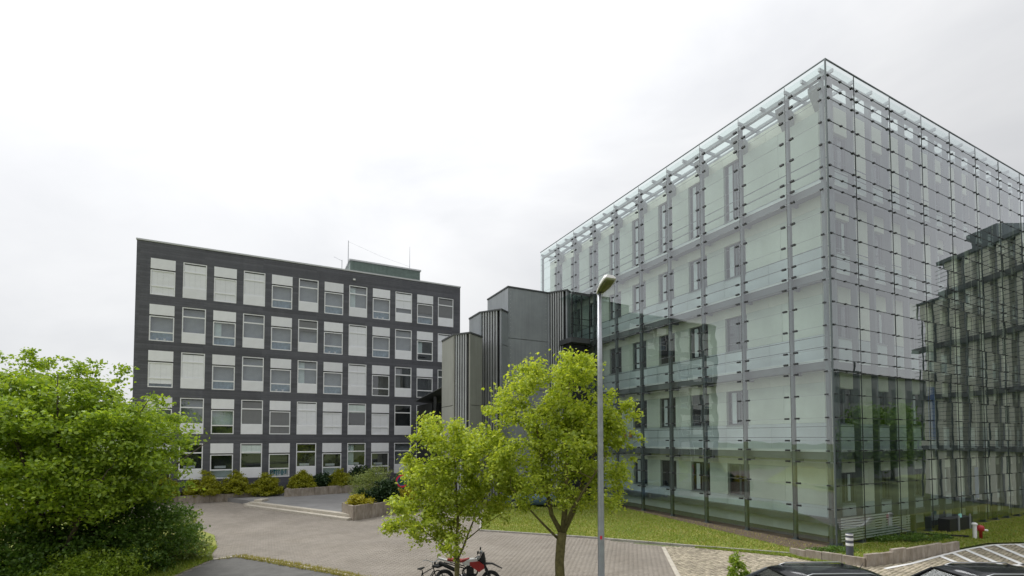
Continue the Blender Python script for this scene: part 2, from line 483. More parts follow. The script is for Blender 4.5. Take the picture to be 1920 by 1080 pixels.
def in_poly(px, py, poly):
    px = np.asarray(px); py = np.asarray(py); r = np.zeros(px.shape, bool)
    n = len(poly); j = n - 1
    for i in range(n):
        xi, yi = poly[i]; xj, yj = poly[j]
        c = ((yi > py) != (yj > py)) & (px < (xj - xi) * (py - yi) / (yj - yi + 1e-12) + xi)
        r ^= c; j = i
    return r

def sheet(name, poly, z, m, kind='structure', parent=None, thick=None):
    b = MB()
    if thick: b.prism(poly, z - thick, z)
    else: b.quad(*[(p[0], p[1], z) for p in poly])
    o = b.obj(name, m, parent)
    if not parent: tag(o, kind=kind)
    return o

# ------------------------------------------------------------------ ground
o = MB().quad((-600, -600, -0.01), (600, -600, -0.01), (600, 600, -0.01), (-600, 600, -0.01)).obj('ground', 'terrain')
tag(o, kind='structure')
LAWN = [(-1.75, 26.7), (3.79, 24.84), (8.42, 22.8), (12.06, 21.34), (12.73, 20.3), (13.86, 19.36), (16.03, 20.1), (20.11, 22.15),
        (22.74, 23.42), (26, 23.75), (46, 34), (46, 62), (-2.0, 62), (-2.07, 34.5)]
TERR = [(-18.95, 36.65), (-9.8, 30.8), (-6.3, 36.3), (-4.6, 39.2), (-4.4, 51), (-30, 38.4), (-24, 40.0)]
ASPH = [(-12.2, 8), (-12.2, 17), (-12.4, 20.3), (-11.6, 20.85), (-9.2, 19.68), (-6.3, 18.14), (-3.4, 16.4), (14, 8)]
COBB = [(7.03, 22.9), (6.1, 18.0), (5.6, 14), (30, 14), (32, 23.4), (26, 23.6), (22.74, 23.3), (20.11, 22.0), (16.03, 19.95), (13.86, 19.2), (12.73, 20.2), (12.06, 21.2), (8.42, 22.68)]
GRASS = [(-60, 6), (-12.3, 6), (-12.3, 17.5), (-12.5, 20.3), (-13.2, 21.2), (-13.6, 22.6), (-15.5, 25.5), (-22, 31.0), (-60, 33)]
FORE = [(-34, 16), (6.2, 16), (6.2, 18), (7.03, 22.9), (3.79, 24.84), (-1.75, 26.7), (-2.07, 34.5), (-2.0, 40), (-30, 40), (-60, 34)]
forecourt = sheet('forecourt', FORE, 0.0, 'paver_joint')
tag(forecourt, 'grey beige block paved forecourt in front of the offices')
cobble_yard = sheet('cobbled_parking', COBB, 0.004, 'cobble_joint')
asph = sheet('asphalt_patch', ASPH, 0.012, 'asphalt')
sheet('grass_verge', GRASS, 0.03, 'lawn')

def stone_field(poly, excl, du, dv, ang, gap, h, jit, bond, m, name, parent, zt, yrange):
    """separate paving stones laid in bond over a polygon, one joined mesh"""
    ca, sa = math.cos(ang), math.sin(ang)
    P = np.array(poly); Pu = P[:, 0] * ca + P[:, 1] * sa; Pv = -P[:, 0] * sa + P[:, 1] * ca
    us = np.arange(Pu.min(), Pu.max(), du); vs = np.arange(Pv.min(), Pv.max(), dv)
    U, Vv = np.meshgrid(us, vs)
    U = U + (np.arange(len(vs)) % 2)[:, None] * du * bond
    U = U.ravel() + rng.normal(0, jit, U.size); Vv = Vv.ravel() + rng.normal(0, jit, Vv.size)
    X = U * ca - Vv * sa; Y = U * sa + Vv * ca
    k = in_poly(X, Y, poly) & (Y > yrange[0]) & (Y < yrange[1])
    # only where the photograph's field of view can reach, with a margin
    k &= np.abs(X) < Y * 1.12 + 1
    for e in excl: k &= ~in_poly(X, Y, e)
    U, Vv = U[k], Vv[k]; n = len(U)
    hu = (du - gap) / 2 * (1 + rng.normal(0, jit * 2, n)); hv = (dv - gap) / 2 * (1 + rng.normal(0, jit * 2, n))
    zz = zt + rng.normal(0, h * 0.12, n)
    ch = 0.88
    V = np.zeros((n, 8, 3))
    for i, (a_, b_) in enumerate(((-1,-1),(1,-1),(1,1),(-1,1))):
        uu, vv = U + a_ * hu, Vv + b_ * hv
        V[:, i, 0] = uu * ca - vv * sa; V[:, i, 1] = uu * sa + vv * ca; V[:, i, 2] = zz - h
        uu, vv = U + a_ * hu * ch, Vv + b_ * hv * ch
        V[:, 4 + i, 0] = uu * ca - vv * sa; V[:, 4 + i, 1] = uu * sa + vv * ca; V[:, 4 + i, 2] = zz
    q = np.array([(4,5,6,7),(0,1,5,4),(1,2,6,5),(2,3,7,6),(3,0,4,7)])
    F = (q[None] + (np.arange(n) * 8)[:, None, None]).reshape(-1, 4)
    o = link(name, arr_mesh(name, V.reshape(-1, 3), F, m), parent)
    tag(o, kind='stuff')
    return o
stone_field(FORE, [TERR, ASPH, GRASS, LAWN], 0.24, 0.14, TH, 0.012, 0.02, 0.002, 0.5, 'paver', 'paving_stones', forecourt, 0.018, (16.8, 40))
stone_field(COBB, [LAWN], 0.19, 0.15, TH + 0.15, 0.03, 0.03, 0.008, 0.5, 'cobble', 'cobblestones', cobble_yard, 0.026, (16.8, 24))

lawn = sheet('lawn', LAWN, 0.06, 'lawn')
BED = [(12.7, 22.2), (11.84, 24.71), (10.57, 28.51), (8.4, 34.3), (7.2, 37.2), (8.6, 37.2), (15.6, 22.4), (13.9, 21.2)]
sheet('soil_bed', BED, 0.075, 'soil')
def kerb(name, pts, w, z, m, label, cat):
    for i in range(len(pts) - 1):
        pass
    b = MB()
    for p, q in zip(pts[:-1], pts[1:]):
        L_ = math.hypot(q[0]-p[0], q[1]-p[1]); n = max(1, int(L_ / 1.0))
        for i in range(n):
            t0, t1 = i / n + 0.006 / L_, (i + 1) / n - 0.006 / L_
            b.bar((p[0]+(q[0]-p[0])*t0, p[1]+(q[1]-p[1])*t0, z/2 - 0.02), (p[0]+(q[0]-p[0])*t1, p[1]+(q[1]-p[1])*t1, z/2 - 0.02), w, z + 0.04)
    return tag(b.obj(name, m, None, None, False, 0.008), label, cat)
o = kerb('kerb', [(-2.05, 34.5), (-1.75, 26.66), (3.79, 24.8), (8.42, 22.76), (12.06, 21.3)], 0.10, 0.10, 'concrete',
     'thin concrete edging along the front of the lawn', 'kerb')
tag(o, kind='structure')
o = kerb('cobble_edging', [(7.0, 22.7), (6.08, 18.0), (5.7, 15)], 0.17, 0.035, 'step_stone', 'pale stone strip between block paving and cobbles', 'edging')
tag(o, kind='structure')
o = kerb('verge_edging', [(-12.4, 20.36), (-11.6, 20.92), (-9.2, 19.75), (-6.3, 18.2), (-3.4, 16.46)], 0.14, 0.05, 'step_stone', 'rough pale stone edging around the asphalt patch', 'edging')
tag(o, kind='structure')

# terrace with two steps
terr = sheet('terrace', TERR, 0.32, 'terrace_paving', thick=0.5)
s0, s1 = np.array([-19.55, 36.75]), np.array([-9.75, 30.45])
dS = (s1 - s0) / np.linalg.norm(s1 - s0); nS = np.array([dS[1], -dS[0]])     # outwards, towards the camera
def step_blocks(off, z0, z1, w, parent):
    L_ = np.linalg.norm(s1 - s0); n = 8
    for i in range(n):
        p = s0 + dS * (L_ * i / n + 0.006) + nS * off; q = s0 + dS * (L_ * (i + 1) / n - 0.006) + nS * off
        MB().bar((p[0], p[1], (z0+z1)/2), (q[0], q[1], (z0+z1)/2), w, z1 - z0).obj('step_block', 'step_stone', parent, None, False, 0.012)
steps = empty('terrace_steps', (0, 0, 0))
tag(steps, 'two long pale stone steps up to the paved terrace', 'steps')
step_blocks(0.0, 0.17, 0.335, 0.42, steps)
step_blocks(0.40, -0.05, 0.165, 0.44, steps)
MB().box(-20.1, -19.5, 36.55, 37.3, -0.05, 0.2).obj('end_block', 'step_stone', steps, None, False, 0.012)
MB().box(-19.3, -18.7, 36.5, 37.5, 0.3, 0.48).obj('end_block', 'step_stone', steps, None, False, 0.012)

def planter(name, front, back, z0, h0, h1, label, seg=1.1):
    """raised bed: concrete wall slabs along the front polyline, soil behind"""
    root = empty(name, (front[0][0], front[0][1], 0))
    tag(root, label, 'planter')
    ox, oy = front[0]
    tot = sum(math.hypot(q[0]-p[0], q[1]-p[1]) for p, q in zip(front[:-1], front[1:])); run = 0
    for p, q in zip(front[:-1], front[1:]):
        L_ = math.hypot(q[0]-p[0], q[1]-p[1]); n = max(1, round(L_ / seg))
        for i in range(n):
            t0, t1 = i / n, (i + 1) / n
            h = h0 + (h1 - h0) * (run + L_ * (t0 + t1) / 2) / tot + random.uniform(-0.025, 0.025)
            e = 0.006 / L_
            MB().bar((p[0]-ox+(q[0]-p[0])*(t0+e), p[1]-oy+(q[1]-p[1])*(t0+e), (z0 + h)/2),
                     (p[0]-ox+(q[0]-p[0])*(t1-e), p[1]-oy+(q[1]-p[1])*(t1-e), (z0 + h)/2), 0.16, h - z0).obj('wall_slab', 'concrete_wall', root, None, False, 0.01)
        run += L_
    hs = min(h0, h1) - 0.12
    MB().prism([(x-ox, y-oy) for x, y in front + back], z0 - 0.02, hs).obj('soil', 'soil', root)
    return root
planter('planter', [(-28.6, 36.35), (-21.2, 40.15)], [(-22.2, 41.2), (-28.9, 37.9)], -0.05, 0.62, 0.66, 'low concrete planter with three golden bushes, left of the steps')
planter('planter', [(-18.75, 41.6), (-18.5, 39.85), (-13.9, 43.1), (-10.6, 44.6)], [(-10.2, 46.9), (-18.4, 42.9)], 0.30, 0.95, 1.02, 'concrete planter with golden and dark shrubs on the terrace against the grey facade')
planter('planter', [(-10.9, 31.5), (-9.7, 30.05), (-6.7, 35.3), (-5.9, 36.8)], [(-8.0, 37.2), (-10.7, 32.3)], -0.05, 0.92, 0.86, 'tall concrete planter beside the right end of the terrace steps')

# low retaining wall at the corner of the glass building
rw = empty('retaining_wall', (13.86, 19.25, 0)); tag(rw, 'weathered low concrete retaining wall bending round the bollard', 'wall')
rpts = [(12.09, 21.3, 0.30), (12.45, 20.75, 0.30), (12.8, 20.22, 0.36), (13.3, 19.75, 0.38), (13.86, 19.25, 0.36), (14.6, 19.5, 0.50), (15.3, 19.78, 0.48), (16.1, 20.1, 0.58), (17.4, 20.75, 0.52), (18.7, 21.4, 0.50), (20.1, 22.1, 0.42)]
for p, q in zip(rpts[:-1], rpts[1:]):
    h = q[2]
    MB().bar((p[0]-13.86, p[1]-19.25, h/2-0.05), (q[0]-13.86-(q[0]-p[0])*0.012, q[1]-19.25-(q[1]-p[1])*0.012, h/2-0.05), 0.15, h+0.1).obj('wall_slab', 'concrete_wall', rw, None, False, 0.015)

# parking bay paint
def stripe(pts, w, name='line'):
    b = MB()
    for p, q in zip(pts[:-1], pts[1:]):
        b.bar((p[0], p[1], 0.038), (q[0], q[1], 0.038), w, 0.006)
    return b
bay = stripe([(14.35, 18.88), (16.0, 19.65), (18.24, 20.92), (20.45, 22.11), (21.64, 22.65), (22.79, 23.12), (26.5, 23.45)], 0.13).obj('parking_markings', 'road_paint')
tag(bay, 'white painted outline of the hatched parking bay', kind='structure')
for p, q in [((18.24, 20.9), (17.95, 19.9)), ((19.31, 21.5), (18.6, 19.7)), ((20.45, 22.1), (19.3, 19.2)), ((21.64, 22.62), (20.2, 19.3)),
             ((22.79, 23.1), (21.5, 20.4)), ((23.9, 23.2), (22.9, 21.2)), ((25.1, 23.3), (24.3, 21.6)), ((19.3, 19.2), (21.4, 19.75)), ((21.4, 19.75), (23.5, 20.6))]:
    MB().bar((p[0], p[1], 0.042), (q[0], q[1], 0.042), 0.20, 0.006).obj('painted_stripe', 'road_paint', bay)

# ------------------------------------------------------------------ grey office building (left)
OFF = empty('office_building', (-29.45, 38.0, 0), TH)
tag(OFF, 'five storey dark grey clad office block with white panelled windows', 'building')
X0, X1, YT = -0.25, 26.95, 20.95
WW, WH, PIT, FIRST = 1.65, 2.93, 2.17, 0.68
ZB = [1.74 + 3.71 * i for i in range(5)]            # window bottoms, ground floor first
cl = MB()
zprev = 0.75
for zb in ZB + [None]:
    zt = zb if zb is not None else YT - 0.14
    cl.box(X0, X1, 0, 0.45, zprev, zt)
    if zb is None: break
    xs = X0
    for c in range(12):
        cl.box(xs, FIRST + PIT * c, 0, 0.45, zb, zb + WH); xs = FIRST + PIT * c + WW
    cl.box(xs, X1, 0, 0.45, zb, zb + WH)
    zprev = zb + WH
cl.obj('facade_cladding', 'cladding', OFF)
box_obj('base_plinth', (X0 + 0.1, X1 - 0.1, 0.12, 0.45, -0.2, 0.749), 'metal_dark', OFF)
box_obj('building_core', (X0 + 0.003, X1 - 0.003, 0.80, 14, -0.2, YT - 0.15), 'cladding', OFF)
box_obj('side_wall', (X0 + 0.002, X0 + 0.3, 0.452, 0.80, 0, YT - 0.15), 'cladding', OFF)
box_obj('side_wall', (X1 - 0.3, X1 - 0.002, 0.452, 0.80, 0, YT - 0.15), 'cladding', OFF)
cp = MB(); cp.box(X0 - 0.05, X1 + 0.05, -0.06, 0.5, YT - 0.138, YT)
cp.obj('roof_coping', 'coping', OFF, None, False, 0.01)
box_obj('roof', (X0 - 0.03, X1 + 0.03, 0.502, 14.05, YT - 0.148, YT - 0.02), 'coping', OFF)

# shared window pieces; origin at the lower left outer corner of the opening, y inwards
def frame_mb(x0, x1, z0, z1, t=0.075, y0=0.01, y1=0.12, trans=None):
    b = MB()
    b.box(x0, x1, y0, y1, z1 - t, z1); b.box(x0, x1, y0, y1, z0, z0 + t)
    b.box(x0, x0 + t, y0, y1, z0 + t, z1 - t); b.box(x1 - t, x1, y0, y1, z0 + t, z1 - t)
    if trans: b.box(x0 + t, x1 - t, y0 + 0.005, y1, trans - 0.05, trans + 0.05)
    return b
def rect_mb(x0, x1, z0, z1, y0, y1): return MB().box(x0, x1, y0, y1, z0, z1)
WM = {}
WM['A_panel'] = rect_mb(0, WW, 2.10, WH, -0.012, 0.10).mesh('panel', 'white_panel')
WM['A_box'] = rect_mb(0.07, WW - 0.07, 2.0, 2.10, 0.03, 0.14).mesh('blind_box', 'blind_box')
WM['A_frame'] = frame_mb(0, WW, 0, 2.0, trans=0.72).mesh('frame', 'white_frame')
WM['A_pane_u'] = rect_mb(0.075, WW - 0.075, 0.77, 1.925, 0.085, 0.095).mesh('pane', 'office_glass')
WM['A_pane_l'] = rect_mb(0.075, WW - 0.075, 0.075, 0.67, 0.085, 0.095).mesh('pane', 'office_glass')
WM['B_panel'] = rect_mb(0, WW, 0, 0.80, -0.012, 0.10).mesh('panel', 'white_panel')
WM['B_box'] = rect_mb(0.075, WW - 0.075, WH - 0.16, WH - 0.075, 0.03, 0.084).mesh('blind_box', 'blind_box')
WM['B_frame'] = frame_mb(0, WW, 0.802, WH, trans=2.16).mesh('frame', 'white_frame')
WM['B_pane_u'] = rect_mb(0.075, WW - 0.075, 2.21, WH - 0.075, 0.085, 0.095).mesh('pane', 'office_glass')
WM['B_pane_l'] = rect_mb(0.075, WW - 0.075, 0.877, 2.11, 0.085, 0.095).mesh('pane', 'office_glass')
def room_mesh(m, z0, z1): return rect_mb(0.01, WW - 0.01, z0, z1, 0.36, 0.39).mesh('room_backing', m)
def blind_mesh(m, z0, z1):
    b = MB(); x0, x1 = 0.085, WW - 0.085; n = 4; w = (x1 - x0) / n
    for i in range(n):
        b.box(x0 + i * w + (0.006 if i in (2,) else 0.0015), x0 + (i + 1) * w - 0.0015, 0.05 + 0.004 * (i % 2), 0.062 + 0.004 * (i % 2), z0, z1)
    b.box(x0, x1, 0.04, 0.07, z0 - 0.045, z0 - 0.003)
    return b.mesh('blind', m)
_cache = {}
def cached(key, fn):
    if key not in _cache: _cache[key] = fn()
    return _cache[key]
# states: W white blind, w white blind not quite down, h white blind half, G glass, g grey blind full, k grey blind half, D dark glass, C pale curtain above, c pale lower pane, T teal print
STATES = ["DDcCTDcDDGDD",      # ground floor ... listed bottom to top
          "GGCggWWCWDDD",
          "wWGGGGGWDDDD",
          "GGGGGkGWGGDW",
          "WWWWGGGGGhkg"]
for r in range(5):
    for c in range(12):
        st = STATES[r][c]; A_ = c % 2 == 0
        win = empty('window', (FIRST + PIT * c, 0, ZB[r]), 0, OFF)
        k = 'A' if A_ else 'B'
        link('panel', WM[k + '_panel'], win); link('blind_box', WM[k + '_box'], win); link('frame', WM[k + '_frame'], win)
        link('pane', WM[k + '_pane_u'], win); link('pane', WM[k + '_pane_l'], win)
        lo, hi = (0.0, 2.0) if A_ else (0.81, WH)
        dark = st in 'DcCT'
        split = 0.72 if A_ else lo
        if A_:
            low = {'G': 'room_blue', 'k': 'room_blue', 'w': 'room_blue', 'c': 'curtain', 'T': 'white_plain'}.get(st, 'room_dark')
            link('room_backing', cached((low, 'l'), lambda: room_mesh(low, 0.0, 0.72)), win)
        up = 'curtain' if (st == 'C' and A_) else 'room_dark' if dark else 'room_grey'
        link('room_backing', cached((up, k), lambda: room_mesh(up, split, hi)), win)
        top = 2.0 if A_ else WH - 0.16
        if st in 'WwhgkC' and not (st == 'C' and A_):
            m = 'blind_grey' if st in 'gk' else 'curtain' if st == 'C' else 'blind_white'
            span = top - lo
            f = {'W': 0.06, 'w': 0.17, 'h': 0.28, 'g': 0.06, 'k': 0.55, 'C': 0.66}[st]
            z0 = lo + span * f if st != 'W' or A_ else lo + 0.12
            link('blind', cached((m, round(z0, 2), round(top, 2)), lambda: blind_mesh(m, z0, top - 0.002)), win)
        if st == 'T':
            b = MB(); x = 0.13
            for i, w in enumerate((0.10, 0.05, 0.16, 0.10, 0.10, 0.07, 0.18, 0.06, 0.12)):
                b.box(x, x + w, 0.345, 0.357, 0.12 + 0.05 * (i % 3), 0.66); x += w + 0.045
            b.box(0.5, 0.9, 0.342, 0.344, 0.5, 0.6); b.box(0.95, 1.25, 0.342, 0.344, 0.32, 0.42)
            b.obj('window_print', 'teal_print', win)
        if st in 'GD' and (r * 5 + c * 3) % 4 == 1:
            m2 = 'curtain' if c % 3 else 'blind_grey'
            xa = 0.09 if (r + c) % 2 else 1.05
            MB().box(xa, xa + 0.5, 0.20, 0.23, lo + (0.75 if A_ else 0.08), hi - 0.1).obj('curtain', m2, win)
        if st == 'D' and r == 0 or st == 'c':
            MB().box(0.3, 1.1, 0.30, 0.34, lo + 0.85 if A_ else lo + 0.1, lo + 1.05 if A_ else lo + 0.3).obj('desk_items', 'sill_white', win)
        if st == 'G' and A_ and (r + c) % 3 == 0:
            MB().lathe([(0.0, 0.08), (0.07, 0.08), (0.10, 0.26), (0.0, 0.26)], (0.5, 0.25, 0), 10).lathe([(0.0, 0.08), (0.07, 0.08), (0.10, 0.26), (0.0, 0.26)], (1.0, 0.25, 0), 10).obj('flower_pots', 'white_plain', win)

# roof plant and antennas
rpl = empty('roof_plant', (16.5, 4.0, YT - 0.02), 0, OFF)
MB().box(0, 7.3, 0, 4, 0, 2.35).obj('plant_core', 'plant_green', rpl)
for i in range(52):
    MB().box(0.06 + i * 0.139, 0.06 + i * 0.139 + 0.075, -0.06, -0.002, 0.25, 2.3).obj('rib', 'plant_green', rpl)
MB().box(-0.1, 7.4, -0.12, 4.1, 2.352, 2.5).obj('plant_coping', 'coping', rpl)
an = MB()
an.tube([(16.3, 4, YT - 0.1), (16.3, 4, 25.3)], [0.05, 0.03], 6); an.tube([(15.7, 4, YT - 0.1), (15.7, 4, 23.2)], 0.03, 6)
an.tube([(14.9, 4, 23.4), (15.7, 4, 23.1)], 0.015, 4)
an.obj('antenna', 'galvanised', OFF)
MB().tube([(22.7, 4.2, 23.3), (22.7, 4.2, 25.9)], [0.03, 0.012], 6).obj('antenna', 'galvanised', OFF)
MB().tube([(16.3, 4, 25.2), (19.5, 4.1, 24.3), (22.7, 4.2, 23.7)], 0.008, 4).obj('antenna_wire', 'galvanised', OFF)
MB().box(16.2, 16.4, -0.12, -0.002, 20.0, 20.15).obj('facade_lamp', 'white_plain', OFF)

# ------------------------------------------------------------------ stair towers
def offset_poly(poly, d):
    c = np.mean(np.array(poly), axis=0); out = []
    n = len(poly)
    for i in range(n):
        p0, p1, p2 = np.array(poly[i-1]), np.array(poly[i]), np.array(poly[(i+1) % n])
        e1 = (p1-p0)/np.linalg.norm(p1-p0); e2 = (p2-p1)/np.linalg.norm(p2-p1)
        n1 = np.array([-e1[1], e1[0]]); n2 = np.array([-e2[1], e2[0]])
        bi = (n1 + n2); bi /= (bi @ n1)
        out.append(tuple(p1 + bi * d))
    return out
def tower(name, poly, slat_edge, ztop, seams, label, m, nsl):
    """poly counter-clockwise in world xy; slat_edge = index of the louvred edge; seams = joint heights"""
    ox, oy = poly[0]
    P_ = [(x - ox, y - oy) for x, y in poly]
    root = empty(name, (ox, oy, 0)); tag(root, label, 'tower')
    MB().prism(offset_poly(P_, 0.22), -0.1, ztop - 0.15).obj('core', 'tower_core', root)
    MB().prism(offset_poly(P_, -0.04), ztop - 0.12, ztop).obj('roof_cap', 'tower_cap', root)
    zz = [-0.1] + seams + [ztop - 0.121]
    n = len(P_)
    inner = offset_poly(P_, 0.215)
    for i in range(n):
        p, q = np.array(P_[i]), np.array(P_[(i + 1) % n]); pi, qi = np.array(inner[i]), np.array(inner[(i + 1) % n])
        if i != slat_edge:
            for z0, z1 in zip(zz[:-1], zz[1:]):
                MB().prism([tuple(p), tuple(q), tuple(qi), tuple(pi)], z0 + 0.02, z1 - 0.02).obj('panel', m, root, None, False, 0.006)
        else:
            d = (q - p); L_ = np.linalg.norm(d); d /= L_; nn = np.array([-d[1], d[0]])
            edge = min(0.16, L_ * 0.08)
            for t0, t1 in ((0, edge), (L_ - edge, L_)):
                a0, a1 = p + d * (t0 + 0.004), p + d * (t1 - 0.004)
                MB().prism([tuple(a0), tuple(a1), tuple(a1 + nn * 0.2), tuple(a0 + nn * 0.2)], -0.1, ztop - 0.122).obj('corner_post', m, root)
            W_ = (L_ - 2 * edge) / nsl
            for k in range(nsl):
                c0 = p + d * (edge + W_ * (k + 0.50)); c1 = p + d * (edge + W_ * (k + 0.98))
                if k == nsl - 1: continue
                MB().prism([tuple(c0), tuple(c1), tuple(c1 + nn * 0.16), tuple(c0 + nn * 0.16)], -0.1, ztop - 0.122).obj('slat', 'slat', root)
            for z in seams + [ztop - 0.9]:
                a0, a1 = p + d * edge + nn * 0.17, q - d * edge + nn * 0.17
                MB().bar((a0[0], a0[1], z), (a1[0], a1[1], z), 0.04, 0.05).obj('slat_rail', 'tower_core', root)
    return root
a_ = A; bq = np.array([math.sin(math.radians(28.5)), math.cos(math.radians(28.5))])
T1 = [(-5.504, 37.99), (-4.351, 35.71), (-3.035, 35.0), (-2.241, 36.46), (-3.3, 39.0)]
tower('stair_tower', T1, 1, 12.81, [3.3, 7.5, ], 'lowest and nearest of the three grey louvred stair towers', 'tower_olive', 6)
T2 = [(-3.55, 39.93), (-2.54, 37.93), (-0.812, 37.0), (-0.312, 37.92), (-1.4, 41.0)]
tower('stair_tower', T2, 1, 15.06, [3.3, 7.5, 12.3], 'middle grey stair tower with louvres, between the low and the tall one', 'tower_panel', 7)
T3 = [(-2.145, 42.11), (-0.317, 38.5), (3.0, 40.18), (4.515, 39.36), (4.877, 40.03), (3.3, 43.6)]
t3 = tower('stair_tower', T3, 2, 17.30, [4.9, 9.0, 13.1], 'tallest grey stair tower with a broad riveted front beside the glass building', 'tower_panel', 7)
rv = MB()
p, q = np.array(T3[1]) - T3[0], np.array(T3[2]) - T3[0]
d = (q - p) / np.linalg.norm(q - p); nn = np.array([d[1], -d[0]])
for t in (0.22, np.linalg.norm(q - p) - 0.2):
    for k in range(52):
        c = p + d * t + nn * 0.006
        rv.box(c[0]-0.02, c[0]+0.02, c[1]-0.02, c[1]+0.02, 1 + k * 0.31, 1.045 + k * 0.31)
tag(rv.obj('rivets', 'rivet', t3), kind='stuff')

# entrance canopy between grey block and towers
can = empty('entrance_canopy', (-8.9, 45.0, 0)); tag(can, 'dark wedge shaped entrance canopy left of the stair towers', 'canopy')
MB().loft([[(0.0, -0.5, 8.55), (3.4, -6.2, 9.3), (3.4, -6.2, 9.22), (0.0, -0.5, 8.48)], [(2.0, 4.0, 8.55), (5.4, -2.0, 9.3), (5.4, -2.0, 9.0), (2.0, 4.0, 8.4)]]).obj('canopy_roof', 'tower_cap', can)
MB().box(2.3, 2.5, -4.2, -4.0, 0.3, 8.6).obj('post', 'metal_dark', can)
MB().box(1.2, 1.4, 1.2, 1.4, 0.3, 8.4).obj('post', 'metal_dark', can)
ent = empty('entrance_lobby', (-5.6, 43.0, 0), TH); tag(ent, 'dark glazed entrance lobby below the canopy behind the towers', 'lobby')
MB().box(-1.6, 0.6, 0, 4.5, -0.1, 8.2).obj('lobby_core', 'tower_core', ent)
for i in range(4):
    MB().box(-1.6 + i * 0.56, -1.6 + i * 0.56 + 0.07, -0.08, -0.002, 0, 8.2).obj('mullion', 'metal_dark', ent)

# ------------------------------------------------------------------ glass office building (right)
GB = empty('glass_office_building', (14.79, 22.32, 0), TH)
tag(GB, 'pale five storey office building wrapped in a point fixed glass skin', 'building')
LV = [4.40, 8.72, 13.04, 17.36]                       # gangway levels
LY, LX = 26.7, 25.0                                   # length of the left and of the right face
ROWS = [0.25, 1.78, 2.86, 3.92, 4.46]
for l_ in LV: ROWS += [l_ + 0.54, l_ + 1.62, l_ + 2.70, l_ + 3.78 if l_ < 17 else 21.14] + ([l_ + 4.32] if l_ < 17 else [])
ROWS = sorted(set(round(x, 2) for x in ROWS)) + [21.69, 22.24, 22.95]
PY = [0.30] + [2.02 + 2.72 * k for k in range(9)] + [26.55]
JX = [2.33 + 3.24 * k for k in range(8)]
facade = empty('glass_facade', (0, 0, 0), 0, GB)
pane_cells = []
ys = [0.0] + PY[1:-1] + [LY]; xs_ = [0.0] + JX
for i in range(len(ys) - 1):
    for j in range(len(ROWS) - 1): pane_cells.append(('L', ys[i], ys[i+1], ROWS[j], ROWS[j+1]))
for i in range(len(xs_) - 1):
    for j in range(len(ROWS) - 1): pane_cells.append(('R', xs_[i], xs_[i+1], ROWS[j], ROWS[j+1]))
def cell_size(c):
    d = 24 + 0.85 * c[1] if c[0] == 'L' else 24 + 0.45 * c[1]
    return (c[2]-c[1]) * (c[4]-c[3]) / d ** 2
pane_cells.sort(key=cell_size, reverse=True)
rest = MB()
for n, (s_, u0, u1, z0, z1) in enumerate(pane_cells):
    g = 0.008; w, h = u1 - u0 - 2 * g, z1 - z0 - 2 * g
    if n < 300:
        key = (s_, round(w, 2), round(h, 2))
        def mk():
            b = MB()
            if s_ == 'L': b.box(-0.008, 0.008, -w/2, w/2, -h/2, h/2)
            else: b.box(-w/2, w/2, -0.008, 0.008, -h/2, h/2)
            return b.mesh('glass_pane', 'skin_glass')
        o = link('glass_pane', cached(key, mk), facade, (0, (u0+u1)/2, (z0+z1)/2) if s_ == 'L' else ((u0+u1)/2, 0, (z0+z1)/2))
        k_ = 1.0 if s_ == 'L' else 2.3
        o.rotation_euler = (random.gauss(0, 0.0012 * k_), random.gauss(0, 0.0012 * k_), random.gauss(0, 0.0015 * k_))
    elif s_ == 'L': rest.box(-0.008, 0.008, u0 + g, u1 - g, z0 + g, z1 - g)
    else: rest.box(u0 + g, u1 - g, -0.008, 0.008, z0 + g, z1 - g)
tag(rest.obj('far_glass_panes', 'skin_glass', facade), kind='stuff')
# joint profiles, clamps
for z in ROWS[1:-1]:
    MB().box(-0.009, 0.009, 0.02, LY, z - 0.006, z + 0.006).obj('joint_bar', 'steel_light', facade)
    MB().box(0.02, LX, -0.016, 0.016, z - 0.012, z + 0.012).obj('joint_bar', 'joint_bar', facade)
for x in JX[:-1]:
    MB().box(x - 0.014, x + 0.014, -0.019, 0.019, 0.25, 22.9).obj('vertical_joint', 'joint_bar', facade)
for y in PY[1:-1]:
    MB().box(-0.011, 0.011, y - 0.008, y + 0.008, 0.25, 22.9).obj('vertical_joint', 'joint_bar', facade)
MB().box(-0.03, 0.03, -0.03, 0.03, 0.2, 22.96).obj('corner_bar', 'steel_post', facade)
ck = MB()
for z in ROWS[1:-1]:
    for y in PY[1:-1]:
        for s_ in (-0.30, 0.22):
            ck.box(-0.06, 0.05, y + s_ - 0.10, y + s_ + 0.10, z - 0.042, z + 0.042)
    ck.box(-0.05, 0.04, 0.22, 0.36, z - 0.032, z + 0.032)
    for x in JX[:-1]:
        for s_ in (-0.22, 0.22): ck.box(x + s_ - 0.065, x + s_ + 0.065, -0.06, 0.05, z - 0.028, z + 0.028)
    for x0, x1 in zip([0.0] + JX[:-1], JX):
        ck.box((x0+x1)/2 - 0.065, (x0+x1)/2 + 0.065, -0.05, 0.04, z - 0.028, z + 0.028)
    ck.box(0.1, 0.26, -0.05, 0.04, z - 0.032, z + 0.032)
tag(ck.obj('clamps', 'clamp', facade), kind='stuff')
# steel posts
for y in PY:
    b = MB().box(0.10, 0.26, y - 0.08, y + 0.08, -0.1, 22.35)
    b.box(0.06, 0.40, y - 0.16, y + 0.16, 0.0, 0.1)
    b.obj('steel_post', 'steel_post', GB)
POSTX = sorted([0.62] + JX + [(x0 + x1)/2 for x0, x1 in zip(JX[:-1], JX[1:])])
for x in POSTX:
    b = MB().box(x - 0.07, x + 0.07, 0.10, 0.34, -0.1, 22.35); b.box(x - 0.15, x + 0.15, 0.06, 0.4, 0, 0.1)
    b.obj('steel_post', 'steel_post', GB)
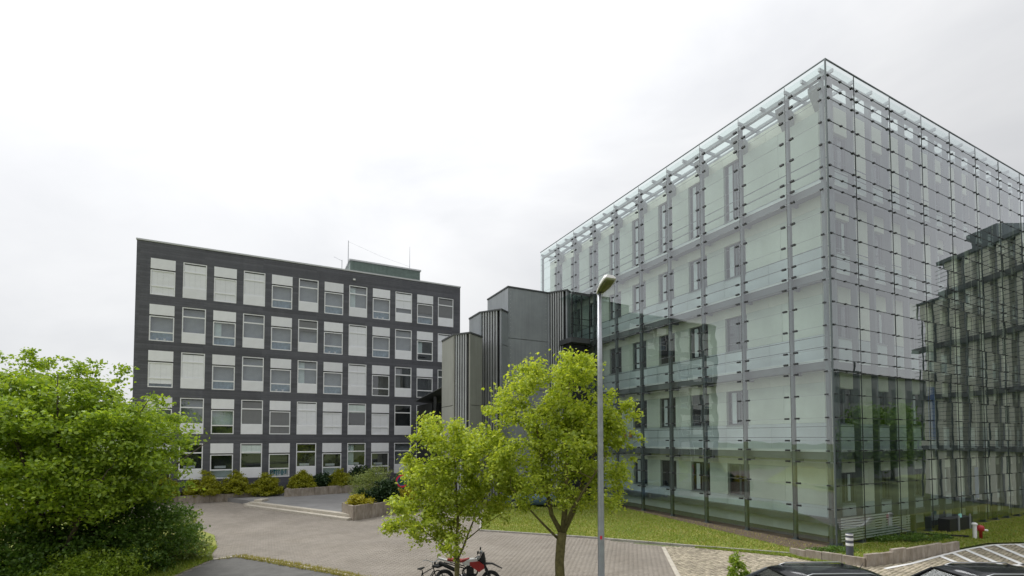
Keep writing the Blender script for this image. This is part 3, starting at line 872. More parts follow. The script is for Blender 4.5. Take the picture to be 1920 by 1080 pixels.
# clamp arms from posts to skin
ca_ = MB()
for z in ROWS[1:-1]:
    for y in PY: ca_.box(0.02, 0.10, y - 0.02, y + 0.02, z - 0.02, z + 0.02)
    for x in POSTX: ca_.box(x - 0.02, x + 0.02, 0.02, 0.10, z - 0.02, z + 0.02)
tag(ca_.obj('clamp_arms', 'steel_post', GB), kind='stuff')
# gangways, rails
for l_ in LV:
    MB().box(0.36, 0.86, 0.36, LY - 0.2, l_ - 0.36, l_ + 0.06).obj('gangway', 'gangway', GB)
    MB().box(0.862, LX, 0.36, 0.86, l_ - 0.36, l_ + 0.06).obj('gangway', 'gangway', GB)
    MB().box(0.345, 0.359, 0.34, LY - 0.2, l_ + 0.0, l_ + 0.12).obj('gangway_edge', 'gangway_edge', GB)
    MB().box(0.36, LX, 0.345, 0.359, l_ + 0.0, l_ + 0.12).obj('gangway_edge', 'gangway_edge', GB)
    for z in (0.70, 1.22):
        MB().box(0.37, 0.40, 0.38, LY - 0.2, l_ + z - 0.018, l_ + z + 0.018).obj('handrail', 'steel_post', GB)
        MB().box(0.40, LX, 0.37, 0.40, l_ + z - 0.018, l_ + z + 0.018).obj('handrail', 'steel_post', GB)
    br = MB()
    for y in PY[:-1]: br.bar((0.86, y, l_ - 0.45), (0.27, y, l_ - 0.45), 0.10, 0.14)
    br.obj('gangway_brackets', 'steel_post', GB)
# inner walls
D = 0.9
WT = 21.95
levels = [0.35] + LV
tops = [l_ - 0.0 for l_ in LV] + [WT]
WY = [5.10 + 2.72 * k for k in range(8)]
def inner_window(face, u0, u1, z0, z1, parent, blind=0, split=True):
    """window in the inner wall; face L: wall plane x = D, u along y; face R: wall plane y = D, u along x"""
    w = empty('window', (D, u0, z0) if face == 'L' else (u0, D, z0), 0, parent)
    W_, H_ = u1 - u0, z1 - z0
    def bx(b, a0, a1, d0, d1, c0, c1):
        if face == 'L': b.box(d0, d1, a0, a1, c0, c1)
        else: b.box(a0, a1, d0, d1, c0, c1)
    key = (face, round(W_, 2), round(H_, 2))
    def fr():
        b = MB(); t = 0.06
        bx(b, 0, W_, 0.16, 0.24, H_ - t, H_); bx(b, 0, W_, 0.16, 0.24, 0, t); bx(b, 0, t, 0.16, 0.24, t, H_ - t); bx(b, W_ - t, W_, 0.16, 0.24, t, H_ - t)
        bx(b, W_ * 0.46, W_ * 0.54, 0.17, 0.24, t, H_ - t)
        return b.mesh('frame', 'steel_post')
    link('frame', cached(key + ('f',), fr), w)
    def pn():
        b = MB(); bx(b, 0.06, W_ - 0.06, 0.20, 0.21, 0.06, H_ - 0.06); return b.mesh('pane', 'dark_glass')
    link('pane', cached(key + ('p',), pn), w)
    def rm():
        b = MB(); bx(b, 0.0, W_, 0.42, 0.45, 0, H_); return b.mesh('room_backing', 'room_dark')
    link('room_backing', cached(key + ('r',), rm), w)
    def sl():
        b = MB(); bx(b, -0.03, W_ + 0.03, -0.05, 0.16, -0.05, -0.002); return b.mesh('sill', 'steel_light')
    link('sill', cached(key + ('s',), sl), w)
    if (round(u0 * 7 + z0 * 3)) % 3 == 0:
        hb_ = H_ * (0.35 + 0.4 * ((round(u0 * 11 + z0) % 5) / 5))
        bb = MB(); bx(bb, 0.05, W_ - 0.05, 0.26, 0.28, hb_, H_ - 0.05); bb.obj('blind', 'blind_grey', w)
    if blind:
        def bl():
            b = MB(); bx(b, W_ * 0.60, W_ * 0.80, 0.13, 0.15, 0.1, H_ - 0.1); return b.mesh('curtain', 'wall_blue')
        link('curtain', cached(key + ('b',), bl), w)
    return w
class Panels:
    """wall strips cut into panels with open joints, each panel an object"""
    def __init__(s, m): s.m = m; s.c = {}
    def box(s, x0, x1, y0, y1, z0, z1):
        al = 1 if (y1 - y0) > (x1 - x0) else 0
        u0, u1 = (y0, y1) if al else (x0, x1)
        n = max(1, round((u1 - u0) / 2.72)); w = (u1 - u0) / n
        for i in range(n):
            a0, a1 = u0 + i * w + 0.006, u0 + (i + 1) * w - 0.006
            dims = (x1 - x0, a1 - a0, z1 - z0) if al else (a1 - a0, y1 - y0, z1 - z0)
            k = tuple(round(d, 3) for d in dims)
            if k not in s.c: s.c[k] = MB().box(0, dims[0], 0, dims[1], 0.005, dims[2] - 0.005).mesh('wall_panel', s.m)
            o = link('wall_panel', s.c[k], GB, (x0, a0, z0) if al else (a0, y0, z0))
wall_c, wall_g, wall_b = Panels('wall_cream'), Panels('wall_green'), Panels('wall_blue')
for f, l_ in enumerate(levels):
    t = tops[f]
    sp1 = l_ + 1.42 if f else 1.80
    wd1 = l_ + 3.40 if f else 3.60
    if f == 4: sp1, wd1 = l_ + 0.5, 21.3
    wall_b.box(D, D + 0.3, D, LY - 0.3, l_, sp1)
    wall_c.box(D, D + 0.3, D, LY - 0.3, wd1, t)
    y = D
    cols = WY if f < 4 else [5.2 + 2.72 * k for k in range(8)]
    for k, y0 in enumerate(cols):
        y1 = y0 + (1.44 if f < 4 else 1.3)
        if f == 0 and k > 3: break
        y1 = min(y1, LY - 0.4)
        wall_g.box(D, D + 0.3, y, y0, sp1, wd1)
        inner_window('L', y0, y1, sp1, wd1, GB, blind=(k + f) % 2 if f < 3 else 1)
        y = y1
    wall_g.box(D, D + 0.3, y, LY - 0.3, sp1, wd1)
    # right hand wall
    sp, wd = (l_ + 1.42, l_ + 3.15) if f else (1.85, 3.35)
    if f == 4: wd = 20.6
    x = D + 0.31
    wins = [2.2 + 3.3 * k for k in range(7)]
    wall_c.box(D + 0.301, 1.75, D, D + 0.3, l_, t)
    for k, x0 in enumerate(wins):
        xe = x0 + 1.12
        wall_b.box(x0, xe, D, D + 0.3, l_, sp - 0.05)
        inner_window('R', x0, xe, sp - 0.05, wd, GB, blind=(k + f) % 3 == 0)
        wall_c.box(x0, xe, D, D + 0.3, wd, t)
        x1 = x0 + 3.3 - 0.46
        wall_b.box(xe + 0.46, x1, D, D + 0.3, l_, sp - 0.03)
        wall_c.box(xe + 0.46, x1, D, D + 0.3, sp - 0.03, t)
    # floor edge between storeys
for k in range(7):
    x0 = 2.2 + 3.3 * k
    MB().box(x0 - 0.46, x0, D + 0.10, D + 0.3, 0.36, WT - 0.01).obj('wall_slot', 'slot_dark', GB)
    MB().box(x0 + 1.12, x0 + 1.58, D + 0.10, D + 0.3, 0.36, WT - 0.01).obj('wall_slot', 'slot_dark', GB)
MB().box(D + 0.02, D + 0.3, D + 0.02, LY - 0.3, -0.1, 0.349).box(D + 0.301, LX, D + 0.02, D + 0.3, -0.1, 0.349).obj('plinth', 'plinth', GB)
MB().box(0.5, D - 0.002, 0.5, LY - 0.3, 0.95, 1.25).box(D, LX, 0.5, D - 0.002, 0.95, 1.2).obj('base_duct', 'gangway', GB)
MB().box(D + 0.5, LX, D + 0.5, LY - 0.3, 0, WT - 0.3).obj('building_core', 'room_dark', GB)
MB().box(D + 0.002, LX, D + 0.002, LY - 0.3, WT + 0.002, WT + 0.12).obj('roof', 'steel_light', GB)
# roof of the cavity
MB().box(-0.03, 0.03, -0.03, LY, 22.952, 23.0).box(0.032, LX, -0.03, 0.03, 22.952, 23.0).obj('top_rail', 'steel_post', GB)
MB().box(0.14, 0.34, 0.14, LY, 22.36, 22.56).obj('edge_beam', 'steel_light', GB)
MB().box(0.342, LX, 0.14, 0.34, 22.36, 22.56).obj('edge_beam', 'steel_light', GB)
MB().box(0.95, 1.10, 1.1, LY, 22.30, 22.46).obj('edge_beam', 'steel_light', GB)
MB().box(1.102, LX, 0.95, 1.10, 22.30, 22.46).obj('edge_beam', 'steel_light', GB)
raf_y = sorted(PY + [(y0 + y1)/2 for y0, y1 in zip(PY[:-1], PY[1:])])
raf_x = POSTX
for y in raf_y: MB().bar((0.0, y, 22.66), (2.2, y, 22.66), 0.09, 0.16).obj('rafter', 'steel_light', GB)
for x in raf_x: MB().bar((x, 0.0, 22.66), (x, 2.2, 22.66), 0.09, 0.16).obj('rafter', 'steel_light', GB)
for y0, y1 in zip([0.05] + raf_y[1:-1], raf_y[1:-1] + [LY]):
    MB().box(0.06, 2.2, y0 + 0.01, y1 - 0.01, 22.80, 22.82).obj('roof_pane', 'roof_glass', GB)
for x0, x1 in zip([2.21] + [x for x in raf_x if x > 3], [x for x in raf_x if x > 3] + [LX]):
    MB().box(x0 + 0.01, x1 - 0.01, 0.06, 2.2, 22.80, 22.82).obj('roof_pane', 'roof_glass', GB)
for y in PY[:-1]:
    MB().loft([[(0.9, y + 0.1, 21.9), (0.9, y + 0.75, 21.9), (0.9, y + 0.75, 21.3), (0.9, y + 0.1, 21.3)],
               [(0.34, y + 0.1, 22.3), (0.34, y + 0.75, 22.3), (0.34, y + 0.75, 22.1), (0.34, y + 0.1, 22.1)]]).obj('roof_bracket', 'steel_light', GB)
# far end of the skin
for z0, z1 in zip(ROWS[:-1], ROWS[1:]):
    if z1 < 14: continue
    MB().box(0.02, 1.6, LY + 0.01, LY + 0.026, z0 + 0.008, z1 - 0.008).obj('end_pane', 'roof_glass', GB)
# small things behind the glass
MB().box(0.70, 0.80, 15.4, 15.62, 5.1, 5.5).box(0.70, 0.80, 14.75, 14.95, 5.15, 5.55).obj('paper_notices', 'orange_paper', GB)
box_obj('blue_banner', (10.2, 10.9, 0.62, 0.66, 5.0, 8.0), 'blue_sign', GB)
box_obj('blue_banner', (15.6, 16.6, 0.62, 0.66, 1.4, 3.3), 'blue_sign', GB)

# glazed link to the tall stair tower
LK = empty('glass_link', (14.79, 22.32, 0), TH); tag(LK, 'dark green glazed bridge between tall stair tower and glass building', 'bridge')
MB().box(-1.9, -0.1, 18.6, 21.6, 12.7, 13.1).obj('floor_slab', 'tower_cap', LK)
MB().box(-1.9, -0.1, 18.6, 21.6, 16.52, 16.56).obj('roof_pane', 'link_glass', LK)
MB().box(-1.9, -0.1, 18.52, 18.6, 16.5, 16.7).obj('roof_edge', 'tower_cap', LK)
MB().box(-1.88, -0.1, 18.62, 18.64, 13.1, 16.5).obj('pane', 'link_glass', LK)
MB().box(-1.88, -0.1, 21.4, 21.44, 13.1, 16.5).obj('rear_panel', 'wall_green', LK)
for x in (-1.9, -0.98, -0.2): MB().box(x, x + 0.08, 18.55, 18.61, 13.1, 16.5).obj('mullion', 'metal_dark', LK)
for z in (14.1, 14.6): MB().box(-1.88, -0.1, 18.66, 18.70, z, z + 0.04).obj('handrail', 'metal_dark', LK)
MB().box(-1.7, -0.1, 19.2, 21.5, -0.1, 12.69).obj('link_base', 'metal_dark', LK)

# ------------------------------------------------------------------ wing that closes the yard on the right, outside the frame; the glass mirrors it
WG = empty('side_wing', (14.79, 22.32, 0), TH); tag(WG, 'pale louvred office wing mirrored in the right hand glass facade', 'building')
q0 = np.array([24.2, -0.35]); dv = np.array([0.452, -0.892]); nv = np.array([-0.892, -0.452]); WL = 9.0
def wing_box(u0, u1, d0, d1, z0, z1, b):
    c = [q0 + dv * u0 + nv * d0, q0 + dv * u0 + nv * d1, q0 + dv * u1 + nv * d1, q0 + dv * u1 + nv * d0]
    b.prism([tuple(p) for p in c], z0, z1)
b = MB(); wing_box(0, WL - 2.2, -12, -0.4, 0, 19.6, b); wing_box(WL - 2.199, WL, -12, -0.41, 0, 16.9, b); b.obj('wing_core', 'room_grey', WG)
b = MB()
for k in range(7): wing_box(0.15 + k * 1.35, 0.15 + k * 1.35 + 0.80, -0.399, 0, 0.3, 19.7 if k < 5 else 16.9, b)
b.obj('pier', 'wall_cream', WG)
for z in (4.3, 8.6, 12.9, 17.2):
    b = MB(); wing_box(0, (WL + 1.2 if z < 13.5 and z > 12 else WL + 0.1) - (2.2 if z > 17 else 0), -0.39, 0.25, z - 0.2, z + 0.2, b); b.obj('floor_band', 'gangway', WG)
b = MB(); wing_box(-0.1, WL - 2.1, -12, 0.2, 19.71, 20.0, b); wing_box(WL - 2.09, WL + 0.3, -12, 0.1, 16.91, 17.1, b); wing_box(WL * 0.3, WL * 0.55, -4, -0.5, 20.01, 21.4, b); b.obj('roof_edge', 'steel_post', WG)
lo = MB()
for i in range(46):
    wing_box(0.0, (WL - 2.0 if 4.6 + i * 0.33 > 17 else WL + 0.2) - 1.6 * ((i * 7) % 5 == 0), 0.45, 0.50, 4.6 + i * 0.33, 4.63 + i * 0.33, lo)
tag(lo.obj('louvres', 'steel_post', WG), kind='stuff')
for k in range(7):
    b = MB(); wing_box(0.1 + k * 1.45, 0.17 + k * 1.45, 0.36, 0.44, 0, 19.7 if k < 5 else 16.9, b); b.obj('louvre_post', 'steel_post', WG)

# long lower hall across the yard, outside the frame; its mirror image darkens the lower glass
HL = empty('yard_hall', (14.79, 22.32, 0), TH); tag(HL, 'long dark flat roofed hall mirrored in the lower right glass', 'building')
MB().box(30, 78, -34, -22.3, -0.1, 13.3).obj('hall_wall', 'plinth', HL)
MB().box(29.8, 78.2, -34.2, -22.1, 13.302, 13.6).obj('roof_edge', 'metal_dark', HL)
for k in range(15):
    for z in (1.2, 5.4, 9.6):
        MB().box(31 + 3.1 * k, 33 + 3.1 * k, -22.34, -22.25, z, z + 2.2).obj('window', 'slot_dark', HL)
for u in (37, 38.5, 44): MB().tube([(u, -23, 13.4), (u, -23, 15.2)], 0.08, 6).obj('roof_pole', 'metal_dark', HL)

# ------------------------------------------------------------------ vegetation
def leaf_quads(cen, size, nrm_up=0.55, slim=0.6, seed=0, out_from=None):
    """folded leaf blades: returns vertex and face arrays"""
    g = np.random.default_rng(seed); n = len(cen)
    nr = g.normal(0, 1, (n, 3)); nr[:, 2] += nrm_up * 2; nr /= np.linalg.norm(nr, axis=1)[:, None]
    ax = g.normal(0, 1, (n, 3))
    if out_from is not None:
        od = cen - out_from; od /= (np.linalg.norm(od, axis=1)[:, None] + 1e-6); ax = ax * 0.5 + od
    ax -= nr * (ax * nr).sum(1)[:, None]; ax /= (np.linalg.norm(ax, axis=1)[:, None] + 1e-6)
    sd = np.cross(nr, ax); s = size * (0.7 + 0.6 * g.random(n))[:, None]
    V = np.zeros((n, 4, 3))
    V[:, 0] = cen - ax * s * 0.5
    V[:, 1] = cen + sd * s * slim * 0.5 + nr * s * 0.10 - ax * s * 0.04
    V[:, 2] = cen + ax * s * 0.5 - nr * s * 0.08
    V[:, 3] = cen - sd * s * slim * 0.5 + nr * s * 0.10 - ax * s * 0.04
    F = np.arange(n * 4).reshape(n, 4)
    return V.reshape(-1, 3), F

def cluster_centres(blobs, n, mind, g):
    """scatter cluster centres through a union of ellipsoids, denser towards the outside"""
    out = []; tries = 0
    vol = np.array([b[1][0] * b[1][1] * b[1][2] for b in blobs]); vol = vol / vol.sum()
    while len(out) < n and tries < n * 60:
        tries += 1
        c, r = blobs[g.choice(len(blobs), p=vol)]
        d = g.normal(0, 1, 3); d /= np.linalg.norm(d)
        p = np.array(c) + d * np.array(r) * (0.42 + 0.58 * g.random() ** 0.6)
        if out and np.min(np.linalg.norm(np.array(out) - p, axis=1)) < mind: continue
        out.append(p)
    return np.array(out)

def make_tree(name, label, cat, base, trunk, limbs, blobs, n_cl, mind, per, sig, lsize, leaf, bark, seed, up=0.55, slim=0.62, spikes=(), nsides=7, group=None):
    """trunk: list of (x,y,z,r) relative to base; limbs: list of such lists; clusters hang on twigs"""
    g = np.random.default_rng(seed)
    root = empty(name, base); tag(root, label, cat, group)
    wood = MB()
    nodes = []
    def path(pts, n):
        wood.tube([p[:3] for p in pts], [p[3] for p in pts], n)
        for p0, p1 in zip(pts[:-1], pts[1:]):
            for t in np.linspace(0, 1, 5):
                nodes.append([p0[i] + (p1[i] - p0[i]) * t for i in range(4)])
    for L_ in limbs: path(L_, nsides)
    tr = MB().tube([p[:3] for p in trunk], [p[3] for p in trunk], 10)
    nodes += [list(p) for p in trunk[-2:]]
    cl = cluster_centres(blobs, n_cl, mind, g)
    if len(spikes): cl = np.vstack([cl, np.array(spikes)])
    fork = np.array(trunk[-1][:3])
    order = np.argsort(np.linalg.norm(cl - fork, axis=1))
    for i in order:
        p = cl[i]; N = np.array(nodes)
        dist = np.linalg.norm(N[:, :3] - p, axis=1)
        pen = np.where(N[:, 2] > p[2] + 0.15, 0.6, 0)
        j = int(np.argmin(dist + pen)); s = N[j]
        r0 = min(s[3] * 0.75, 0.03); r1 = 0.006
        mid = (s[:3] + p) / 2 + g.normal(0, 0.06, 3) * dist[j] + np.array([0, 0, 0.05 * dist[j]])
        wood.tube([tuple(s[:3]), tuple(mid), tuple(p)], [r0, (r0 + r1) / 2, r1], 4, False)
        for t in (0.25, 0.5, 0.75, 1.0):
            q = (1-t)**2 * s[:3] + 2*t*(1-t) * mid + t*t * p
            nodes.append([q[0], q[1], q[2], r0 + (r1 - r0) * t])
    cnt = np.maximum((per * (0.55 + 0.9 * g.random(len(cl)))).astype(int), 8)
    if len(spikes): cnt[-len(spikes):] = (per * 0.35)
    cen = np.repeat(cl, cnt, axis=0)
    sg = np.repeat(0.7 + 0.6 * g.random(len(cl)), cnt)[:, None]
    if len(spikes):
        ns = cnt[-len(spikes):].sum(); sg[-ns:] *= 0.55
    off = g.normal(0, 1, cen.shape) * np.array(sig) * sg
    V, F = leaf_quads(cen + off, lsize, up, slim, seed + 1)
    tr.obj('trunk', bark, root, None, True)
    wood.obj('branches', bark, root, None, True)
    link('crown', arr_mesh('crown', V, F, leaf), root)
    return root

def lumps(pts, r, spread, seed):
    """foliage lumps of a crown: (x, z) seen from the front, thrown to random depths"""
    g = np.random.default_rng(seed); out = []
    xs = [p[0] for p in pts]; cx_, hw_ = (min(xs) + max(xs)) / 2, (max(xs) - min(xs)) / 2
    for x, z in pts:
        d = spread * math.sqrt(max(0.08, 1 - ((x - cx_) / hw_) ** 2))
        y = g.uniform(-0.95, -0.2) * d
        for yy in (y, y + d * g.uniform(0.8, 1.2)):
            k = g.uniform(0.8, 1.25)
            out.append(((x + g.normal(0, 0.08), yy, z + g.normal(0, 0.06)), (r * k, r * k, r * k * 0.8)))
    return out
# right hand young tree by the lamp post
make_tree('young_tree', 'taller young lime green tree right in front of the lamp post', 'tree', (1.46, 14.8, 0),
    [(-0.05, 0, -0.1, 0.19), (0.0, 0.0, 0.6, 0.155), (-0.03, 0, 1.3, 0.14), (0.02, 0, 1.9, 0.145), (0.06, 0, 2.2, 0.14)],
    [[(0.05, 0, 2.15, 0.085), (-0.25, 0.1, 2.7, 0.07), (-0.42, 0.2, 3.6, 0.055), (-0.6, 0.1, 4.8, 0.035), (-0.8, 0, 5.8, 0.015)],
     [(0.08, 0, 2.15, 0.10), (0.12, -0.1, 2.8, 0.085), (0.18, -0.2, 3.8, 0.06), (0.25, 0.0, 5.2, 0.04), (0.3, 0.1, 6.9, 0.012)],
     [(0.1, 0.05, 2.2, 0.09), (0.45, 0.3, 2.8, 0.075), (0.75, 0.6, 3.6, 0.055), (1.2, 0.8, 4.6, 0.03), (1.7, 0.9, 5.4, 0.012)],
     [(-0.02, 0, 1.95, 0.04), (-0.55, -0.2, 2.5, 0.035), (-1.0, -0.4, 3.0, 0.02), (-1.5, -0.5, 3.6, 0.012)],
     [(0.1, 0, 2.3, 0.06), (0.3, -0.6, 3.0, 0.05), (0.8, -1.0, 3.9, 0.03), (1.2, -1.3, 4.6, 0.012)]],
    lumps([(-1.06, 6.93), (-0.65, 6.61), (0.41, 7.1), (0.81, 7.1), (-1.76, 5.84), (-1.38, 6.24), (-0.78, 5.71), (0.0, 6.04), (1.01, 6.17), (1.38, 6.33), (1.66, 5.75), (-2.03, 5.15), (-1.43, 4.71), (-0.46, 4.9), (0.52, 5.07), (1.46, 4.98), (-1.71, 4.09), (-0.81, 3.9), (0.16, 4.09), (1.17, 4.22), (1.54, 4.09), (-1.1, 3.28), (-0.33, 3.25), (0.49, 3.31), (1.38, 3.31), (0.16, 6.69), (1.33, 5.52)], 0.47, 1.35, 3) + [((0.2, 0, 4.6), (1.35, 1.1, 1.35)), ((0.0, 0, 5.7), (0.9, 0.8, 0.8))],
    265, 0.20, 88, (0.14, 0.14, 0.115), 0.118, 'leaf_lime', 'bark', 21,
    spikes=[(0.2, 0, 7.6), (0.22, 0, 7.45), (0.75, 0, 7.35), (0.7, 0, 7.1), (0.9, 0.1, 6.9), (-1.2, 0, 6.7), (-1.05, 0, 6.5), (-0.9, 0, 6.75), (-2.2, 0, 5.9), (-2.35, 0, 5.4), (-2.1, 0.1, 5.2), (-0.5, 0, 7.0), (-0.4, 0, 6.85),
            (2.3, 0, 5.2), (2.5, 0, 5.0), (2.1, 0, 4.8), (1.9, 0, 5.9), (2.0, 0, 6.0), (1.6, 0, 6.4), (1.5, 0, 6.2), (2.2, 0, 4.4), (1.7, 0, 3.2), (1.5, 0, 3.15), (0.15, 0, 7.2), (0.7, 0.1, 6.8)])
make_tree('young_tree', 'smaller young lime green tree standing in front of the motorcycle', 'tree', (-1.78, 15.8, 0),
    [(-0.02, 0, -0.1, 0.10), (0.0, 0.0, 0.5, 0.08), (0.02, 0, 1.15, 0.085)],
    [[(0.02, 0, 1.1, 0.06), (0.0, 0.0, 1.7, 0.055), (0.02, 0.1, 2.5, 0.04), (-0.05, 0.1, 3.6, 0.025), (-0.1, 0, 4.8, 0.01)],
     [(0.0, 0, 1.15, 0.035), (-0.25, -0.1, 1.45, 0.03), (-0.6, -0.2, 1.8, 0.02), (-1.2, -0.3, 2.2, 0.01)],
     [(0.03, 0, 1.15, 0.04), (0.2, 0.1, 1.5, 0.035), (0.36, 0.2, 1.95, 0.03), (0.7, 0.3, 2.8, 0.015), (1.2, 0.3, 3.6, 0.008)],
     [(0.25, 0.1, 1.7, 0.02), (0.9, 0.0, 2.25, 0.016), (1.4, -0.1, 2.6, 0.008)],
     [(0.0, 0.05, 1.5, 0.03), (-0.3, 0.5, 2.2, 0.025), (-0.7, 0.8, 3.2, 0.01)]],
    lumps([(-0.99, 5.33), (-0.68, 4.86), (-0.12, 5.24), (0.19, 4.81), (-1.47, 4.34), (-1.13, 3.99), (-0.43, 4.17), (0.26, 4.17), (0.78, 4.51), (1.23, 4.64), (1.53, 4.24), (-1.37, 2.99), (-0.95, 3.13), (-0.26, 3.3), (0.43, 3.3), (1.13, 3.65), (1.61, 3.6), (-1.99, 2.33), (-1.47, 2.43), (-0.78, 2.47), (-0.09, 2.56), (0.57, 2.64), (1.23, 2.85), (-0.9, 1.98), (-0.12, 1.95), (0.66, 4.86)], 0.43, 1.2, 4) + [((-0.1, 0, 3.4), (1.1, 0.95, 1.0)), ((-0.2, 0, 4.4), (0.6, 0.6, 0.6))],
    215, 0.19, 88, (0.135, 0.135, 0.11), 0.118, 'leaf_lime', 'bark', 33,
    spikes=[(-0.6, 0, 5.65), (-0.55, 0, 5.4), (0.1, 0, 5.6), (0.15, 0, 5.35), (-0.2, 0, 5.3), (-1.1, 0, 5.2), (-1.0, 0, 4.95), (-1.6, 0, 4.5), (-1.4, 0, 4.7), (-2.1, 0, 3.1), (-2.3, 0, 2.2), (-2.0, 0, 2.2), (-1.7, 0, 2.3), (-1.4, 0, 1.95),
            (-1.2, 0, 1.75), (1.2, 0, 4.7), (0.9, 0, 4.9), (1.6, 0, 2.4), (-0.85, 0, 5.0)])
# broad tree on the left edge
bx_, by_ = -16.25, 17.5
g_ = np.random.default_rng(5)
limbs = []
for an, hh, rr in [(-2.6, 5.6, 3.6), (-1.8, 6.8, 2.0), (-0.9, 7.2, 1.6), (-0.1, 6.4, 3.4), (0.5, 5.0, 4.6), (1.3, 6.2, 2.6), (2.3, 6.6, 2.4), (3.0, 5.0, 4.2), (0.2, 3.6, 3.6), (-0.5, 4.0, 3.6)]:
    ex, ey = math.cos(an) * rr, math.sin(an) * rr
    limbs.append([(0, 0, 0.5, 0.11), (ex * 0.25, ey * 0.25, hh * 0.35, 0.085), (ex * 0.6, ey * 0.6, hh * 0.68, 0.05), (ex, ey, hh, 0.012)])
make_tree('broad_tree', 'broad many stemmed bright green tree at the left edge', 'tree', (bx_, by_, 0),
    [(0, 0, -0.1, 0.26), (0, 0, 0.4, 0.22), (0.0, 0, 0.8, 0.18)], limbs,
    [((-0.3, 0, 4.6), (4.0, 3.4, 2.6)), ((-1.0, 0, 6.0), (2.6, 2.2, 1.9)), ((2.1, 0.2, 5.0), (2.2, 2.0, 1.7)), ((2.8, 0.0, 3.7), (1.45, 1.8, 1.2)), ((-2.6, 0, 5.0), (2.6, 2.4, 2.2)), ((0.8, -0.5, 3.2), (2.6, 2.4, 1.1)), ((-2.4, -0.4, 3.0), (2.8, 2.2, 1.4))],
    560, 0.36, 135, (0.25, 0.25, 0.12), 0.14, 'leaf_green', 'bark_dark', 8,
    spikes=[(-1.3, 0, 8.2), (-1.25, 0, 8.0), (-0.6, 0, 7.8), (0.0, 0, 7.9), (0.6, 0, 7.7), (0.55, 0, 7.5), (1.2, 0, 7.7), (1.1, 0, 7.4), (2.2, 0, 7.6), (2.15, 0, 7.4), (2.05, 0, 7.1), (4.3, 0, 4.9), (4.5, 0, 4.85), (4.7, 0, 5.0), (4.2, 0, 5.7), (4.0, 0, 5.8), (4.4, 0, 3.8), (4.6, 0, 4.2), (-2.2, 0, 8.0), (3.6, 0, 6.3), (3.4, 0, 6.5), (4.6, 0, 3.4)])

def make_shrub(name, label, base, blobs, n_cl, mind, per, sig, lsize, leaf, seed, up=0.4, slim=0.6, group=None, outward=False, stems=6):
    g = np.random.default_rng(seed)
    root = empty(name, base); tag(root, label, 'shrub', group)
    cl = cluster_centres(blobs, n_cl, mind, g); cl = cl[cl[:, 2] > 0.02]
    cen = np.repeat(cl, per, axis=0) + g.normal(0, 1, (len(cl) * per, 3)) * np.array(sig)
    cen[:, 2] = np.maximum(cen[:, 2], 0.02)
    V, F = leaf_quads(cen, lsize, up, slim, seed, np.array([0, 0, -0.3]) if outward else None)
    link('foliage', arr_mesh('foliage', V, F, leaf), root)
    w = MB()
    for i in range(stems):
        t = cl[g.integers(len(cl))]
        w.tube([(g.normal(0, 0.05), g.normal(0, 0.05), -0.1), tuple(t * 0.5), tuple(t)], [0.03, 0.02, 0.006], 5)
    w.obj('stems', 'bark_dark', root)
    return root
# undergrowth below the broad tree
make_shrub('undergrowth_bush', 'dense dark green bush below the right side of the broad tree', (-14.2, 18.6, 0), [((0, 0, 1.3), (2.0, 1.7, 1.5)), ((-0.6, 0, 2.0), (1.5, 1.3, 1.2))], 260, 0.2, 75, (0.18, 0.18, 0.12), 0.11, 'leaf_dark', 41)
make_shrub('undergrowth_bush', 'dark green bush at the bottom left corner below the broad tree', (-17.6, 17.2, 0), [((0, 0, 1.0), (2.4, 1.8, 1.5)), ((1.6, 0, 0.8), (1.6, 1.4, 1.1))], 260, 0.22, 75, (0.2, 0.2, 0.13), 0.12, 'leaf_dark', 42)
make_shrub('pale_bush', 'loose pale green bush at the right foot of the broad tree', (-14.0, 20.4, 0), [((0, 0, 1.0), (1.0, 0.8, 1.1)), ((0.3, 0, 0.6), (1.2, 0.8, 0.6))], 70, 0.2, 60, (0.16, 0.16, 0.12), 0.12, 'leaf_silver', 43)
make_shrub('low_bush', 'low olive green bush on the verge in the bottom left corner', (-14.4, 16.6, 0), [((0, 0, 0.5), (1.9, 1.0, 0.75))], 120, 0.18, 70, (0.16, 0.16, 0.1), 0.09, 'leaf_green', 44)
# golden junipers
def juniper(label, x, y, z, w, h, seed):
    return make_shrub('golden_bush', label, (x, y, z), [((0, 0, h * 0.22), (w, w * 0.8, h * 0.26)), ((0, 0, h * 0.5), (w * 0.72, w * 0.6, h * 0.36)), ((0, 0, h * 0.72), (w * 0.34, w * 0.3, h * 0.33))], 130, 0.12, 80, (0.11, 0.11, 0.08), 0.17, 'leaf_gold', seed, 0.2, 0.28, 'golden bushes in the planters', True)
juniper('leftmost full golden bush in the low planter left of the steps', -24.55, 39.0, 0.5, 1.5, 1.9, 51)
juniper('middle golden bush of the three in the low planter', -22.6, 39.95, 0.5, 1.55, 1.95, 52)
juniper('golden bush at the right end of the low planter next to the steps', -20.5, 40.6, 0.4, 1.45, 1.75, 53)
juniper('golden bush at the left end of the planter on the terrace', -17.9, 41.6, 0.8, 1.25, 1.5, 54)
juniper('golden bush between two dark shrubs on the terrace', -15.3, 43.3, 0.8, 1.3, 1.45, 55)
juniper('golden bush half hidden behind the broad tree', -26.9, 37.6, 0.5, 1.3, 1.6, 56)
make_shrub('dark_shrub', 'small dark green shrub between the two golden bushes on the terrace', (-16.6, 42.9, 0.85), [((0, 0, 0.55), (0.8, 0.7, 0.6))], 60, 0.14, 60, (0.12, 0.12, 0.1), 0.15, 'leaf_deep', 61)
make_shrub('dark_shrub', 'tall dark green shrub against the facade right of the golden bushes', (-13.7, 44.4, 0.85), [((0, 0, 0.8), (1.1, 0.8, 0.9))], 80, 0.15, 60, (0.13, 0.13, 0.12), 0.17, 'leaf_deep', 62)
